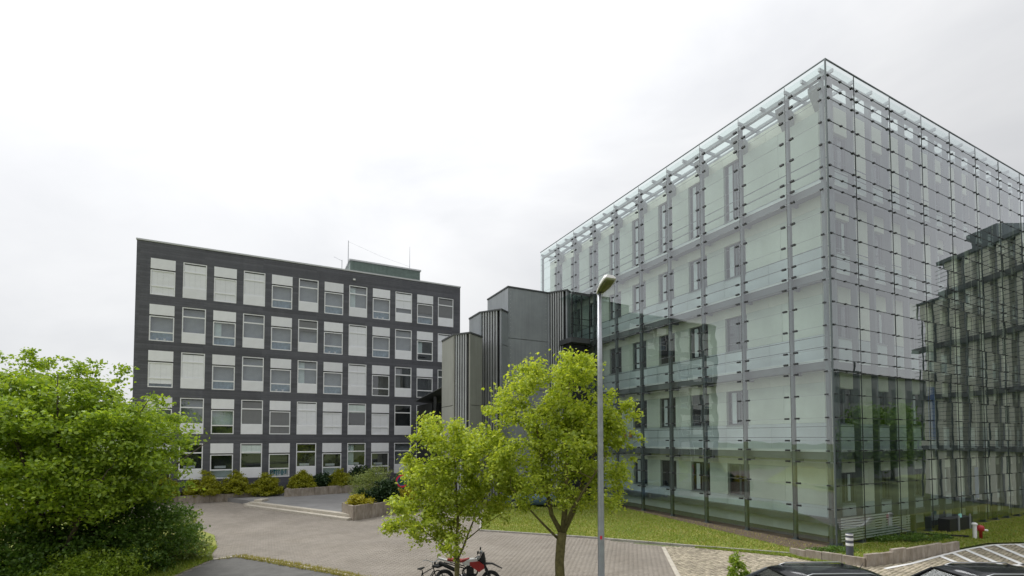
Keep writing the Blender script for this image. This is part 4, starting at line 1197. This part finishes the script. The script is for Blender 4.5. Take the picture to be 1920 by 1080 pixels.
make_shrub('silver_shrub', 'feathery grey green shrub at the far end of the tall planter', (-10.3, 34.9, 0.7), [((0, 0, 1.2), (1.3, 0.9, 0.95)), ((0.7, 0, 1.7), (0.9, 0.8, 0.7)), ((-0.4, 0, 0.6), (0.8, 0.7, 0.6))], 95, 0.2, 60, (0.19, 0.19, 0.14), 0.12, 'leaf_silver', 63, 0.3, 0.35)
make_shrub('dark_shrub', 'dark green shrub behind the tall concrete planter wall', (-8.55, 33.2, 0.7), [((0, 0, 0.75), (0.85, 0.8, 0.8))], 80, 0.13, 60, (0.12, 0.12, 0.1), 0.15, 'leaf_deep', 64)
make_shrub('dark_shrub', 'small dark shrub left of the feathery grey green one', (-9.55, 32.3, 0.7), [((0, 0, 0.5), (0.6, 0.6, 0.55))], 40, 0.13, 55, (0.1, 0.1, 0.08), 0.14, 'leaf_deep', 65)
make_shrub('yellow_shrub', 'bright yellow shrub at the corner of the tall planter', (-9.75, 31.3, 0.7), [((0, 0, 0.3), (0.75, 0.6, 0.4))], 45, 0.13, 60, (0.11, 0.11, 0.09), 0.12, 'leaf_yellow', 66)
make_shrub('yellow_shrub', 'yellow shrub at the back of the tall planter near the round sign', (-7.6, 34.4, 0.7), [((0, 0, 0.35), (0.9, 0.6, 0.45))], 45, 0.14, 60, (0.12, 0.12, 0.1), 0.12, 'leaf_yellow', 67)
make_shrub('lime_shrub', 'loose lime green shrub beside the round sign', (-7.3, 36.6, 0.7), [((0, 0, 1.3), (1.2, 0.9, 1.2)), ((-0.8, 0, 0.9), (0.9, 0.8, 0.8))], 80, 0.2, 60, (0.18, 0.18, 0.14), 0.15, 'leaf_lime', 68)
# small upright shrub in front of the cobbles
make_shrub('upright_shrub', 'small upright dark leaved shrub in front of the cobbles', (6.55, 14.4, 0), [((0.05, 0, 0.9), (0.22, 0.25, 0.75)), ((0.22, 0, 0.75), (0.2, 0.2, 0.55)), ((-0.2, 0, 0.5), (0.3, 0.25, 0.35))], 70, 0.08, 34, (0.06, 0.06, 0.06), 0.11, 'leaf_green', 71, 0.3, 0.45)
# low growth along the glass building
make_shrub('ground_ivy', 'dark ground ivy at the foot of the glass corner', (14.2, 21.6, 0.06), [((0, 0, 0.05), (1.3, 0.35, 0.16))], 70, 0.09, 40, (0.09, 0.09, 0.04), 0.07, 'leaf_dark', 72)
make_shrub('ground_ivy', 'dark ground ivy along the right glass facade', (18.6, 23.7, 0.06), [((0, 0, 0.08), (2.0, 0.4, 0.22)), ((1.8, 0.6, 0.08), (1.6, 0.4, 0.2))], 110, 0.1, 40, (0.1, 0.1, 0.05), 0.08, 'leaf_dark', 73)

# grass blades
def grass(name, poly, excl, n, h, m, z, parent=None):
    P = np.array(poly); lo_, hi_ = P.min(0), P.max(0)
    xy = rng.random((n * 6, 2)) * (hi_ - lo_) + lo_
    k = in_poly(xy[:, 0], xy[:, 1], poly) & (np.abs(xy[:, 0]) < xy[:, 1] * 1.1 + 1)
    for e in excl: k &= ~in_poly(xy[:, 0], xy[:, 1], e)
    xy = xy[k][:n]; n = len(xy)
    an = rng.random(n) * 6.283; hh = h * (0.5 + rng.random(n)); w = 0.012 + 0.012 * rng.random(n)
    V = np.zeros((n, 3, 3)); dx, dy = np.cos(an), np.sin(an)
    V[:, 0] = np.stack([xy[:, 0] - dx * w, xy[:, 1] - dy * w, np.full(n, z)], 1)
    V[:, 1] = np.stack([xy[:, 0] + dx * w, xy[:, 1] + dy * w, np.full(n, z)], 1)
    V[:, 2] = np.stack([xy[:, 0] + rng.normal(0, 0.5, n) * hh, xy[:, 1] + rng.normal(0, 0.5, n) * hh, z + hh], 1)
    o = link(name, arr_mesh(name, V.reshape(-1, 3), np.arange(n * 3).reshape(n, 3), m), parent)
    tag(o, kind='stuff'); return o
FOOT = [tuple(np.array([14.79, 22.32]) + B * x + A * y) for x, y in ((-0.1, -0.1), (26, -0.1), (26, 27), (-0.1, 27))]
NEARLAWN = [p for p in LAWN[:10]] + [(38, 30), (9, 38), (-2, 36)]
o = grass('lawn_grass', NEARLAWN, [FOOT, BED], 60000, 0.075, 'grass_blade', 0.055); tag(o, 'short mown grass of the lawn before the glass building')
o = grass('dry_grass', NEARLAWN, [FOOT], 18000, 0.07, 'grass_dry', 0.055); tag(o, 'yellowed blades scattered through the lawn')
o = grass('verge_grass', [(-24, 15), (-12.4, 15), (-12.4, 20.3), (-13.0, 21.2), (-13.6, 22.6), (-20, 26)], [], 22000, 0.13, 'grass_blade', 0.025); tag(o, 'longer grass on the verge below the broad tree')
edge = []
o = grass('edge_weeds', [(-12.3, 20.25), (-11.6, 21.05), (-9.1, 19.9), (-6.2, 18.35), (-3.4, 16.6), (-3.5, 16.2), (-6.4, 18.0), (-9.3, 19.5), (-11.6, 20.7)], [], 5000, 0.10, 'grass_dry', 0.02); tag(o, 'dry weeds along the edging of the asphalt patch')
o = grass('wall_weeds', [(8.5, 22.75), (12.0, 21.35), (12.2, 20.6), (12.8, 20.0), (13.3, 19.5), (12.6, 19.6), (11.6, 20.9), (8.4, 22.5)], [], 3500, 0.07, 'grass_blade', 0.03); tag(o, 'weeds between cobbles and the low concrete wall')

# trees that stand outside the frame and show in the glass
def mirror_tree(pts, label, group):
    first = None
    for x, y, s in pts:
        if first is None:
            first = make_tree('yard_tree', label, 'tree', (x, y, 0), [(0, 0, -0.1, 0.25), (0, 0, 2.5, 0.2)], [[(0, 0, 2.4, 0.16), (0.3, 0.2, 5, 0.1), (0.2, 0, 8, 0.03)], [(0, 0, 2.4, 0.12), (-1.2, 0.3, 4.5, 0.06), (-2, 0, 6.5, 0.03)]],
                [((0, 0, 5.8), (3.2, 3.2, 3.9)), ((0, 0, 4.0), (3.6, 3.6, 2.2))], 200, 0.45, 60, (0.5, 0.5, 0.35), 0.36, 'leaf_dark', 'bark_dark', 91, group=group)
            o = first
        else: o = copy_tree(first); o.location = (x, y, 0)
        o.scale = (s, s, s); o.rotation_euler = (0, 0, x * 1.7)
mirror_tree([tuple(np.array([14.79, 22.32]) + B * u - A * d) + (s,) for u, d, s in ((37, 17, 0.9), (46, 19, 0.95))] +
            [(-34, -14, 1.15), (-25, -19, 1.25), (-16, -15, 1.1), (-7, -20, 1.2), (3, -17, 1.15), (13, -16, 1.0), (22, -12, 1.0)],
            'leafy yard tree outside the view, seen only mirrored in glass', 'yard trees mirrored in the glass')

# ------------------------------------------------------------------ lamp post
lp = empty('street_lamp', (2.40, 13.2, 0)); tag(lp, 'tall grey street lamp with a white cobra head behind the young trees', 'street lamp')
MB().tube([(0, 0, -0.1), (0, 0, 1.2), (0, 0, 1.25), (0, 0, 6.5), (0, 0, 9.05)], [0.105, 0.105, 0.092, 0.075, 0.055], 16).obj('pole', 'galvanised', lp, None, True)
MB().box(-0.045, 0.015, -0.094, -0.088, 2.33, 2.42).obj('sticker', 'red_sign', lp)
hd = empty('lamp_head', (0, 0, 9.03), 0, lp); hd.scale = (0.78, 0.62, 0.70)
def oval(w, l, z, sh=0.0, n=14, cut=1.0):
    return [(math.cos(t) * w * (1 if True else 1), math.sin(t) * l + sh, z + (0.0)) for t in [2 * math.pi * k / n for k in range(n)]]
# long housing pointing up and to the right, away from the pole
ax = Vector((0.27, -0.80, 0.34)).normalized(); sd = Vector((0.80, 0.42, 0.0)).normalized(); upv = sd.cross(ax).normalized()
if upv.z < 0: upv = -upv
def ring(t, w, h0, h1):
    c = ax * t
    return [c + sd * (w * s_) + upv * h for s_, h in ((-1, h0), (-1, h0 + (h1-h0)*0.35), (-0.62, h1), (0.62, h1), (1, h0 + (h1-h0)*0.35), (1, h0))]
hb = MB()
hb.loft([ring(-0.08, 0.09, -0.03, 0.05), ring(0.05, 0.15, -0.05, 0.09), ring(0.45, 0.235, -0.05, 0.17), ring(0.80, 0.245, -0.04, 0.19), ring(0.95, 0.20, -0.03, 0.12)])
hb.obj('housing', 'lamp_white', hd, None, False, 0.015)
def bowl(t, w, d): 
    c = ax * t
    return [c + sd * (w * s_) + upv * (-0.052 - h) for s_, h in ((-1, 0), (-0.6, d), (0.6, d), (1, 0))]
MB().loft([bowl(0.06, 0.12, 0.01), bowl(0.25, 0.17, 0.06), bowl(0.6, 0.205, 0.09), bowl(0.86, 0.19, 0.03)]).obj('lamp_bowl', 'lamp_inside', hd, None, True)

# ------------------------------------------------------------------ round sign, bollard, hydrant, slats imitating a reflection at the corner
sg = empty('round_sign', (-7.95, 35.2, 0.75)); tag(sg, 'round dark sign with a red letter C behind the small tree', 'sign')
MB().box(-0.05, 0.05, 0.06, 0.16, 0, 1.4).obj('post', 'metal_dark', sg)
MB().lathe([(0, -0.02), (0.58, -0.02), (0.58, 0.05), (0, 0.05)], (0.02, 0, 1.25), 28, 'y').obj('disc', 'sign_green', sg)
def arc(r0, r1, a0, a1, y0, y1, n=26):
    b = MB(); rings = []
    for k in range(n + 1):
        t = math.radians(a0 + (a1 - a0) * k / n)
        rings.append([(math.cos(t)*r0, y0, math.sin(t)*r0), (math.cos(t)*r1, y0, math.sin(t)*r1), (math.cos(t)*r1, y1, math.sin(t)*r1), (math.cos(t)*r0, y1, math.sin(t)*r0)])
    return b.loft(rings)
arc(0.34, 0.46, 42, 318, -0.05, -0.021).obj('letter', 'red_sign', sg, (0.02, 0, 1.25))
arc(0.30, 0.338, 60, 300, -0.045, -0.021).obj('letter_outline', 'blue_sign', sg, (0.02, 0, 1.25))

bo = empty('bollard', (14.02, 20.35, 0)); tag(bo, 'dark bollard with two white bands behind the low wall', 'bollard')
MB().lathe([(0.0, 0), (0.135, 0), (0.135, 1.05), (0.12, 1.09), (0, 1.09)], (0, 0, 0), 18).obj('post', 'bollard_dark', bo, None, False)
for z in (0.60, 0.82):
    MB().lathe([(0.136, z), (0.139, z + 0.005), (0.139, z + 0.10), (0.136, z + 0.105)], (0, 0, 0), 18).obj('band', 'white_plain', bo)
MB().lathe([(0.136, 1.02), (0.139, 1.03), (0.139, 1.06), (0.13, 1.07)], (0, 0, 0), 18).obj('band', 'white_plain', bo)
hy = empty('hydrant', (23.15, 24.44, 0.06)); tag(hy, 'white and red hydrant post on the grass at the right', 'hydrant')
MB().lathe([(0, 0), (0.085, 0), (0.085, 0.66), (0.12, 0.68), (0.12, 0.74), (0.07, 0.79), (0, 0.79)], (-0.05, 0, 0), 14).obj('post', 'white_plain', hy)
MB().lathe([(0, 0), (0.07, 0), (0.07, 0.36), (0.14, 0.40), (0.15, 0.58), (0.10, 0.66), (0, 0.68)], (0.20, -0.05, 0), 14).obj('valve_body', 'red_paint', hy, None, True)
MB().tube([(0.2, -0.05, 0.46), (0.48, -0.12, 0.42)], [0.055, 0.05], 10).obj('outlet', 'white_plain', hy)
MB().tube([(-0.05, 0, 0.45), (0.2, -0.05, 0.45)], 0.04, 8).obj('connector', 'red_paint', hy)
ra = empty('low_rail', (21.6, 25.0, 0.06)); tag(ra, 'low black rail in the grass left of the hydrant', 'rail')
MB().bar((-1.2, 0.55, 0.08), (1.35, -0.4, 0.08), 0.06, 0.08).obj('bar', 'metal_dark', ra)
for t in (0.05, 0.5, 0.95): MB().box(-1.2 + 2.55*t - 0.03, -1.2 + 2.55*t + 0.03, 0.55 - 0.95*t - 0.03, 0.55 - 0.95*t + 0.03, -0.1, 0.04).obj('foot', 'metal_dark', ra)
# pale slats added inside the corner glass, standing in for a striped reflection
so = empty('reflection_slats', tuple(np.array([14.79, 22.32]) + B * 0.25 + A * 0.045) + (0.0,), TH); tag(so, 'pale slats added low behind the corner glass to imitate a striped reflection', 'reflection stand-in')
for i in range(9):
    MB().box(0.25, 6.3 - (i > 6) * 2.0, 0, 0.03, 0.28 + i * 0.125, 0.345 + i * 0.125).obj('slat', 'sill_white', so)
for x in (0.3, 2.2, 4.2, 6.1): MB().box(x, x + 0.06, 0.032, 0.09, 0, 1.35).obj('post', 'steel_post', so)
lw = empty('light_well', tuple(np.array([14.79, 22.32]) + B * 9.2 - A * 0.25) + (0.0,), TH); tag(lw, 'dark basement light well box with a pale plate at the glass foot', 'light well')
MB().box(0, 2.6, -0.3, 0.2, 0.02, 0.75).obj('housing', 'metal_dark', lw)
MB().box(0.95, 1.30, -0.33, -0.302, 0.78, 0.98).obj('plate', 'cyan_plate', lw)
for x in (0.9, 2.2): MB().box(x, x + 0.08, -0.36, -0.302, 0.02, 0.9).obj('post', 'steel_light', lw)

# ------------------------------------------------------------------ motorcycle (x forward, y left)
mc = empty('motorcycle', (-1.48, 16.32, 0.02), math.radians(-4)); mc.scale = (1.03, 1.03, 1.05); tag(mc, 'red and black supermoto motorcycle parked behind the small tree', 'motorcycle')
RW, FW, R_ = (-0.74, 0.31), (0.76, 0.31), 0.315
def wheel(x, z, w, par):
    wh = empty('wheel', (x, 0, z), 0, par)
    prof = [(0.225, -w*0.42), (0.27, -w*0.5), (0.305, -w*0.33), (R_, 0), (0.305, w*0.33), (0.27, w*0.5), (0.225, w*0.42), (0.225, -w*0.42)]
    MB().lathe(prof, (0, 0, 0), 30, 'y').obj('tyre', 'rubber', wh, None, True)
    MB().lathe([(0.20, -w*0.3), (0.224, -w*0.41), (0.224, w*0.41), (0.20, w*0.3), (0.20, -w*0.3)], (0, 0, 0), 30, 'y').obj('rim', 'black_plastic', wh, None, True)
    MB().lathe([(0.0, -w*0.5), (0.05, -w*0.5), (0.05, w*0.5), (0.0, w*0.5)], (0, 0, 0), 12, 'y').obj('hub', 'alloy', wh)
    b = MB()
    for k in range(16):
        a0 = 2*math.pi*k/16; a1 = a0 + (0.5 if k % 2 else -0.5); y = 0.03 if k % 4 < 2 else -0.03
        b.tube([(math.cos(a0)*0.05, y, math.sin(a0)*0.05), (math.cos(a1)*0.205, 0, math.sin(a1)*0.205)], 0.004, 4)
    b.obj('spokes', 'alloy', wh)
    MB().lathe([(0.10, -w*0.5 - 0.02), (0.15, -w*0.5 - 0.02), (0.15, -w*0.5 - 0.014), (0.10, -w*0.5 - 0.014), (0.10, -w*0.5 - 0.02)], (0, 0, 0), 20, 'y').obj('brake_disc', 'alloy', wh)
wheel(RW[0], RW[1], 0.15, mc); wheel(FW[0], FW[1], 0.12, mc)
b = MB()
for s_ in (-1, 1): b.tube([(0.76, 0.10*s_, 0.31), (0.60, 0.10*s_, 0.66)], 0.032, 8); b.tube([(0.60, 0.10*s_, 0.66), (0.43, 0.10*s_, 1.04)], 0.025, 8)
b.box(0.42, 0.54, -0.13, 0.13, 0.90, 0.95); b.obj('fork', 'metal_dark', mc)
b = MB()
for s_ in (-1, 1): b.tube([(-0.74, 0.11*s_, 0.31), (-0.10, 0.09*s_, 0.42)], 0.032, 8)
b.obj('swingarm', 'alloy', mc)
b = MB()
for s_ in (-1, 1):
    b.tube([(0.44, 0.04*s_, 0.98), (0.1, 0.13*s_, 0.78), (-0.15, 0.13*s_, 0.62), (-0.12, 0.12*s_, 0.40)], 0.024, 6)
    b.tube([(0.42, 0.04*s_, 0.90), (0.30, 0.10*s_, 0.48), (0.0, 0.10*s_, 0.28)], 0.022, 6)
    b.tube([(-0.1, 0.12*s_, 0.70), (-0.75, 0.09*s_, 0.86)], 0.018, 6)
b.obj('frame', 'metal_dark', mc)
b = MB(); b.box(-0.16, 0.26, -0.14, 0.14, 0.26, 0.48); b.box(-0.02, 0.20, -0.10, 0.10, 0.48, 0.70); b.tube([(0.02, -0.18, 0.38), (0.02, 0.18, 0.38)], 0.11, 14)
b.obj('engine', 'black_plastic', mc, None, False, 0.02)
MB().loft([[(-0.16, -0.09, 0.80), (-0.16, 0.09, 0.80), (-0.16, 0.07, 0.92), (-0.16, -0.07, 0.92)], [(0.12, -0.15, 0.76), (0.12, 0.15, 0.76), (0.12, 0.10, 0.98), (0.12, -0.10, 0.98)], [(0.36, -0.12, 0.80), (0.36, 0.12, 0.80), (0.36, 0.07, 1.0), (0.36, -0.07, 1.0)]]).obj('tank', 'white_plain', mc, None, False, 0.03)
for s_ in (-1, 1):
    MB().loft([[(0.10, 0.155*s_, 0.80), (0.10, 0.165*s_, 0.80), (0.10, 0.165*s_, 0.90), (0.10, 0.155*s_, 0.90)], [(0.40, 0.18*s_, 0.60), (0.40, 0.19*s_, 0.60), (0.40, 0.18*s_, 0.93), (0.40, 0.17*s_, 0.93)], [(0.56, 0.13*s_, 0.70), (0.56, 0.14*s_, 0.70), (0.56, 0.13*s_, 0.80), (0.56, 0.12*s_, 0.80)]]).obj('shroud', 'red_paint', mc)
MB().loft([[(0.06, -0.07, 0.93), (0.06, 0.07, 0.93), (0.06, 0.06, 1.0), (0.06, -0.06, 1.0)], [(-0.2, -0.12, 0.86), (-0.2, 0.12, 0.86), (-0.2, 0.11, 0.94), (-0.2, -0.11, 0.94)], [(-0.65, -0.10, 0.90), (-0.65, 0.10, 0.90), (-0.65, 0.09, 0.98), (-0.65, -0.09, 0.98)]]).obj('seat', 'seat_red', mc, None, False, 0.02)
MB().loft([[(-0.55, -0.09, 0.84), (-0.55, 0.09, 0.84), (-0.55, 0.08, 0.90), (-0.55, -0.08, 0.90)], [(-0.95, -0.06, 0.94), (-0.95, 0.06, 0.94), (-0.95, 0.05, 0.99), (-0.95, -0.05, 0.99)], [(-1.02, -0.04, 0.86), (-1.02, 0.04, 0.86), (-1.03, 0.04, 0.90), (-1.03, -0.04, 0.90)]]).obj('tail_fender', 'white_plain', mc)
MB().box(-1.08, -1.05, -0.09, 0.09, 0.72, 0.86).obj('number_plate_holder', 'black_plastic', mc)
MB().loft([[(0.48, -0.06, 0.80), (0.48, 0.06, 0.80), (0.48, 0.05, 0.86), (0.48, -0.05, 0.86)], [(0.80, -0.07, 0.82), (0.80, 0.07, 0.82), (0.80, 0.06, 0.85), (0.80, -0.06, 0.85)], [(1.12, -0.04, 0.68), (1.12, 0.04, 0.68), (1.12, 0.03, 0.70), (1.12, -0.03, 0.70)]]).obj('front_fender', 'black_plastic', mc)
MB().loft([[(0.46, -0.10, 0.86), (0.46, 0.10, 0.86), (0.46, 0.09, 1.14), (0.46, -0.09, 1.14)], [(0.60, -0.08, 0.88), (0.60, 0.08, 0.88), (0.54, 0.05, 1.20), (0.54, -0.05, 1.20)]]).obj('headlight_mask', 'black_plastic', mc, None, False, 0.02)
b = MB(); b.tube([(0.30, 0.40, 1.08), (0.36, 0.22, 1.10), (0.42, 0.06, 1.06), (0.42, -0.06, 1.06), (0.36, -0.22, 1.10), (0.30, -0.40, 1.08)], 0.014, 6)
b.obj('handlebar', 'black_plastic', mc)
for s_ in (-1, 1):
    MB().tube([(0.35, 0.28*s_, 1.10), (0.40, 0.34*s_, 1.24)], 0.006, 4).box(0.36, 0.40, 0.30*s_-0.06, 0.30*s_+0.06, 1.19, 1.27).obj('mirror', 'black_plastic', mc)
    MB().box(0.36, 0.44, 0.36*s_-0.08, 0.36*s_+0.08, 1.04, 1.14).obj('hand_guard', 'alloy', mc, None, False, 0.02)
MB().tube([(0.22, -0.12, 0.50), (0.30, -0.16, 0.36), (-0.1, -0.17, 0.40), (-0.35, -0.17, 0.62)], 0.024, 8).tube([(-0.35, -0.17, 0.62), (-0.40, -0.17, 0.66), (-0.88, -0.14, 0.86), (-0.92, -0.14, 0.87)], [0.03, 0.06, 0.06, 0.03], 10).obj('exhaust', 'metal_dark', mc, None, True)

# ------------------------------------------------------------------ bicycle, front wheel towards the camera
bi = empty('bicycle', (-2.72, 15.7, 0.02), math.radians(62)); tag(bi, 'dark bicycle parked left of the motorcycle, only its handlebar in view', 'bicycle')
for x in (-0.52, 0.52):
    wh = empty('wheel', (x, 0, 0.34), 0, bi)
    MB().lathe([(0.315, -0.018), (0.34, -0.01), (0.345, 0), (0.34, 0.01), (0.315, 0.018), (0.315, -0.018)], (0, 0, 0), 28, 'y').obj('tyre', 'rubber', wh, None, True)
    b = MB()
    for k in range(18):
        a0 = 2*math.pi*k/18; b.tube([(math.cos(a0)*0.02, 0, math.sin(a0)*0.02), (math.cos(a0+0.3)*0.318, 0, math.sin(a0+0.3)*0.318)], 0.002, 3)
    b.obj('spokes', 'alloy', wh)
b = MB()
for p, q in [((-0.52, 0, 0.34), (-0.12, 0, 0.30)), ((-0.52, 0, 0.34), (-0.22, 0, 0.78)), ((-0.12, 0, 0.30), (-0.24, 0, 0.86)), ((-0.12, 0, 0.30), (0.34, 0, 0.70)), ((-0.22, 0, 0.74), (0.32, 0, 0.80)), ((0.30, 0, 0.90), (0.52, 0, 0.34))]:
    b.tube([p, q], 0.016, 8)
b.obj('frame', 'metal_dark', bi)
b = MB(); b.tube([(0.30, 0, 0.88), (0.29, 0, 1.00)], 0.013, 6); b.tube([(0.16, 0.30, 1.02), (0.24, 0.22, 1.05), (0.30, 0.06, 1.0), (0.30, -0.06, 1.0), (0.24, -0.22, 1.05), (0.16, -0.30, 1.02)], 0.013, 8)
b.obj('handlebar', 'alloy', bi, None, True)
MB().loft([[(-0.40, -0.08, 0.90), (-0.40, 0.08, 0.90), (-0.40, 0.07, 0.95), (-0.40, -0.07, 0.95)], [(-0.12, -0.02, 0.91), (-0.12, 0.02, 0.91), (-0.12, 0.02, 0.94), (-0.12, -0.02, 0.94)]]).obj('saddle', 'black_plastic', bi, None, False, 0.015)
MB().box(0.42, 0.70, -0.12, 0.12, 0.78, 0.84).obj('rack', 'metal_dark', bi)

# ------------------------------------------------------------------ cars
def car(label, loc, rz, paint, L_=4.6, H_=1.47, roofm=None, rails=True, grp=None):
    """wagon; x forward"""
    root = empty('parked_car', loc, rz); tag(root, label, 'car', grp)
    hw = 0.89; h = L_ / 2
    # lower body: sections along x with (z_bottom, z_top, half width)
    secs = [(-h, 0.45, 0.80, 0.70), (-h + 0.12, 0.28, 0.95, 0.82), (-h + 0.5, 0.20, 0.98, hw), (-0.6, 0.18, 0.97, hw), (0.6, 0.18, 0.95, hw), (h - 1.15, 0.18, 0.92, hw), (h - 0.4, 0.20, 0.80, 0.86), (h - 0.1, 0.26, 0.70, 0.76), (h, 0.35, 0.60, 0.62)]
    rg = []
    for x, z0, z1, w in secs:
        rg.append([(x, -w*0.94, z0), (x, w*0.94, z0), (x, w, z0 + (z1-z0)*0.35), (x, w*0.985, z0 + (z1-z0)*0.75), (x, w*0.90, z1), (x, -w*0.90, z1), (x, -w*0.985, z0 + (z1-z0)*0.75), (x, -w, z0 + (z1-z0)*0.35)])
    o = MB().loft(rg).obj('body', paint, root, None, True)
    # greenhouse
    gl_ = [(-h + 0.18, 0.90, 0.92, 0.70), (-h + 0.55, 0.93, H_ - 0.10, 0.66), (-0.9, 0.93, H_ - 0.03, 0.66), (0.1, 0.93, H_ - 0.03, 0.66), (0.55, 0.93, H_ - 0.11, 0.64), (h - 1.05, 0.90, 0.92, 0.72)]
    rg = [[(x, -0.80, z0), (x, 0.80, z0), (x, w, z1), (x, -w, z1)] for x, z0, z1, w in gl_]
    MB().loft(rg).obj('windows', 'car_glass', root)
    def roofring(x, w, z): return [(x, -w, z), (x, -w*0.9, z + 0.045), (x, 0, z + 0.065), (x, w*0.9, z + 0.045), (x, w, z), (x, 0, z - 0.02)]
    MB().loft([roofring(-h + 0.45, 0.64, H_ - 0.13), roofring(-h + 0.7, 0.68, H_ - 0.085), roofring(-0.9, 0.69, H_ - 0.05), roofring(0.1, 0.68, H_ - 0.055), roofring(0.62, 0.655, H_ - 0.135)]).obj('roof', roofm or paint, root, None, True)
    for s_ in (-1, 1):
        for (x0, z0), (x1, z1) in [((0.60, H_ - 0.14), (h - 1.02, 0.93)), ((-h + 0.48, H_ - 0.14), (-h + 0.16, 0.93)), ((-0.45, H_ - 0.06), (-0.40, 0.95))]:
            MB().bar((x0, 0.655*s_, z0), (x1, 0.80*s_, z1), 0.07, 0.06).obj('pillar', paint, root)
        if rails:
            MB().tube([(-h + 0.75, 0.60*s_, H_ - 0.04), (-h + 0.9, 0.60*s_, H_ + 0.02), (0.1, 0.60*s_, H_ + 0.02), (0.3, 0.60*s_, H_ - 0.05)], 0.018, 8).obj('roof_rail', 'alloy', root, None, True)
        MB().loft([[(0.72, 0.84*s_, 0.95), (0.72, 1.02*s_, 0.96), (0.72, 1.02*s_, 1.07), (0.72, 0.84*s_, 1.05)], [(0.86, 0.84*s_, 0.96), (0.84, 0.99*s_, 0.98), (0.84, 0.99*s_, 1.05), (0.86, 0.84*s_, 1.04)]]).obj('door_mirror', paint, root, None, False, 0.01)
        MB().box(h - 0.35, h - 0.12, 0.50*s_ - 0.14, 0.50*s_ + 0.14, 0.62, 0.74).obj('headlight', 'alloy', root, None, False, 0.02)
        MB().box(-h + 0.02, -h + 0.16, 0.66*s_ - 0.10, 0.66*s_ + 0.10, 0.70, 0.92).obj('tail_light', 'tail_red', root, None, False, 0.02)
        for x in (-h + 0.85, h - 0.85):
            w = empty('wheel', (x, 0.80*s_, 0.32), 0, root)
            MB().lathe([(0.21, -0.10), (0.30, -0.105), (0.32, -0.08), (0.32, 0.08), (0.30, 0.105), (0.21, 0.10)], (0, 0, 0), 24, 'y').obj('tyre', 'rubber', w, None, True)
            MB().lathe([(0.0, -0.09), (0.08, -0.095), (0.21, -0.085), (0.21, 0.085), (0.08, 0.095), (0.0, 0.09)], (0, 0, 0), 20, 'y').obj('rim', 'alloy', w)
    MB().tube([(-h + 0.75, 0, H_ - 0.03), (-h + 0.62, 0, H_ + 0.15)], [0.012, 0.004], 5).obj('aerial', 'black_plastic', root)
    return root
car('dark car with panoramic roof at the bottom edge, nearer the upright shrub', (7.95, 13.45, 0.03), math.radians(182), 'car_silver', 4.7, 1.43, 'car_black')
car('glossy black car in front of the hatched parking bay', (12.6, 13.35, 0.03), math.radians(180), 'car_black', 4.6, 1.45, 'car_black')
car('car at the bottom left edge with only its roof line showing', (-7.1, 12.25, 0.03), math.radians(4), 'car_black', 4.3, 1.40, 'car_black', False)
car('blue grey car parked behind the young trees below the towers', (1.3, 36.2, 0.06), math.radians(10), 'car_blue', 4.3, 1.5, None, False)
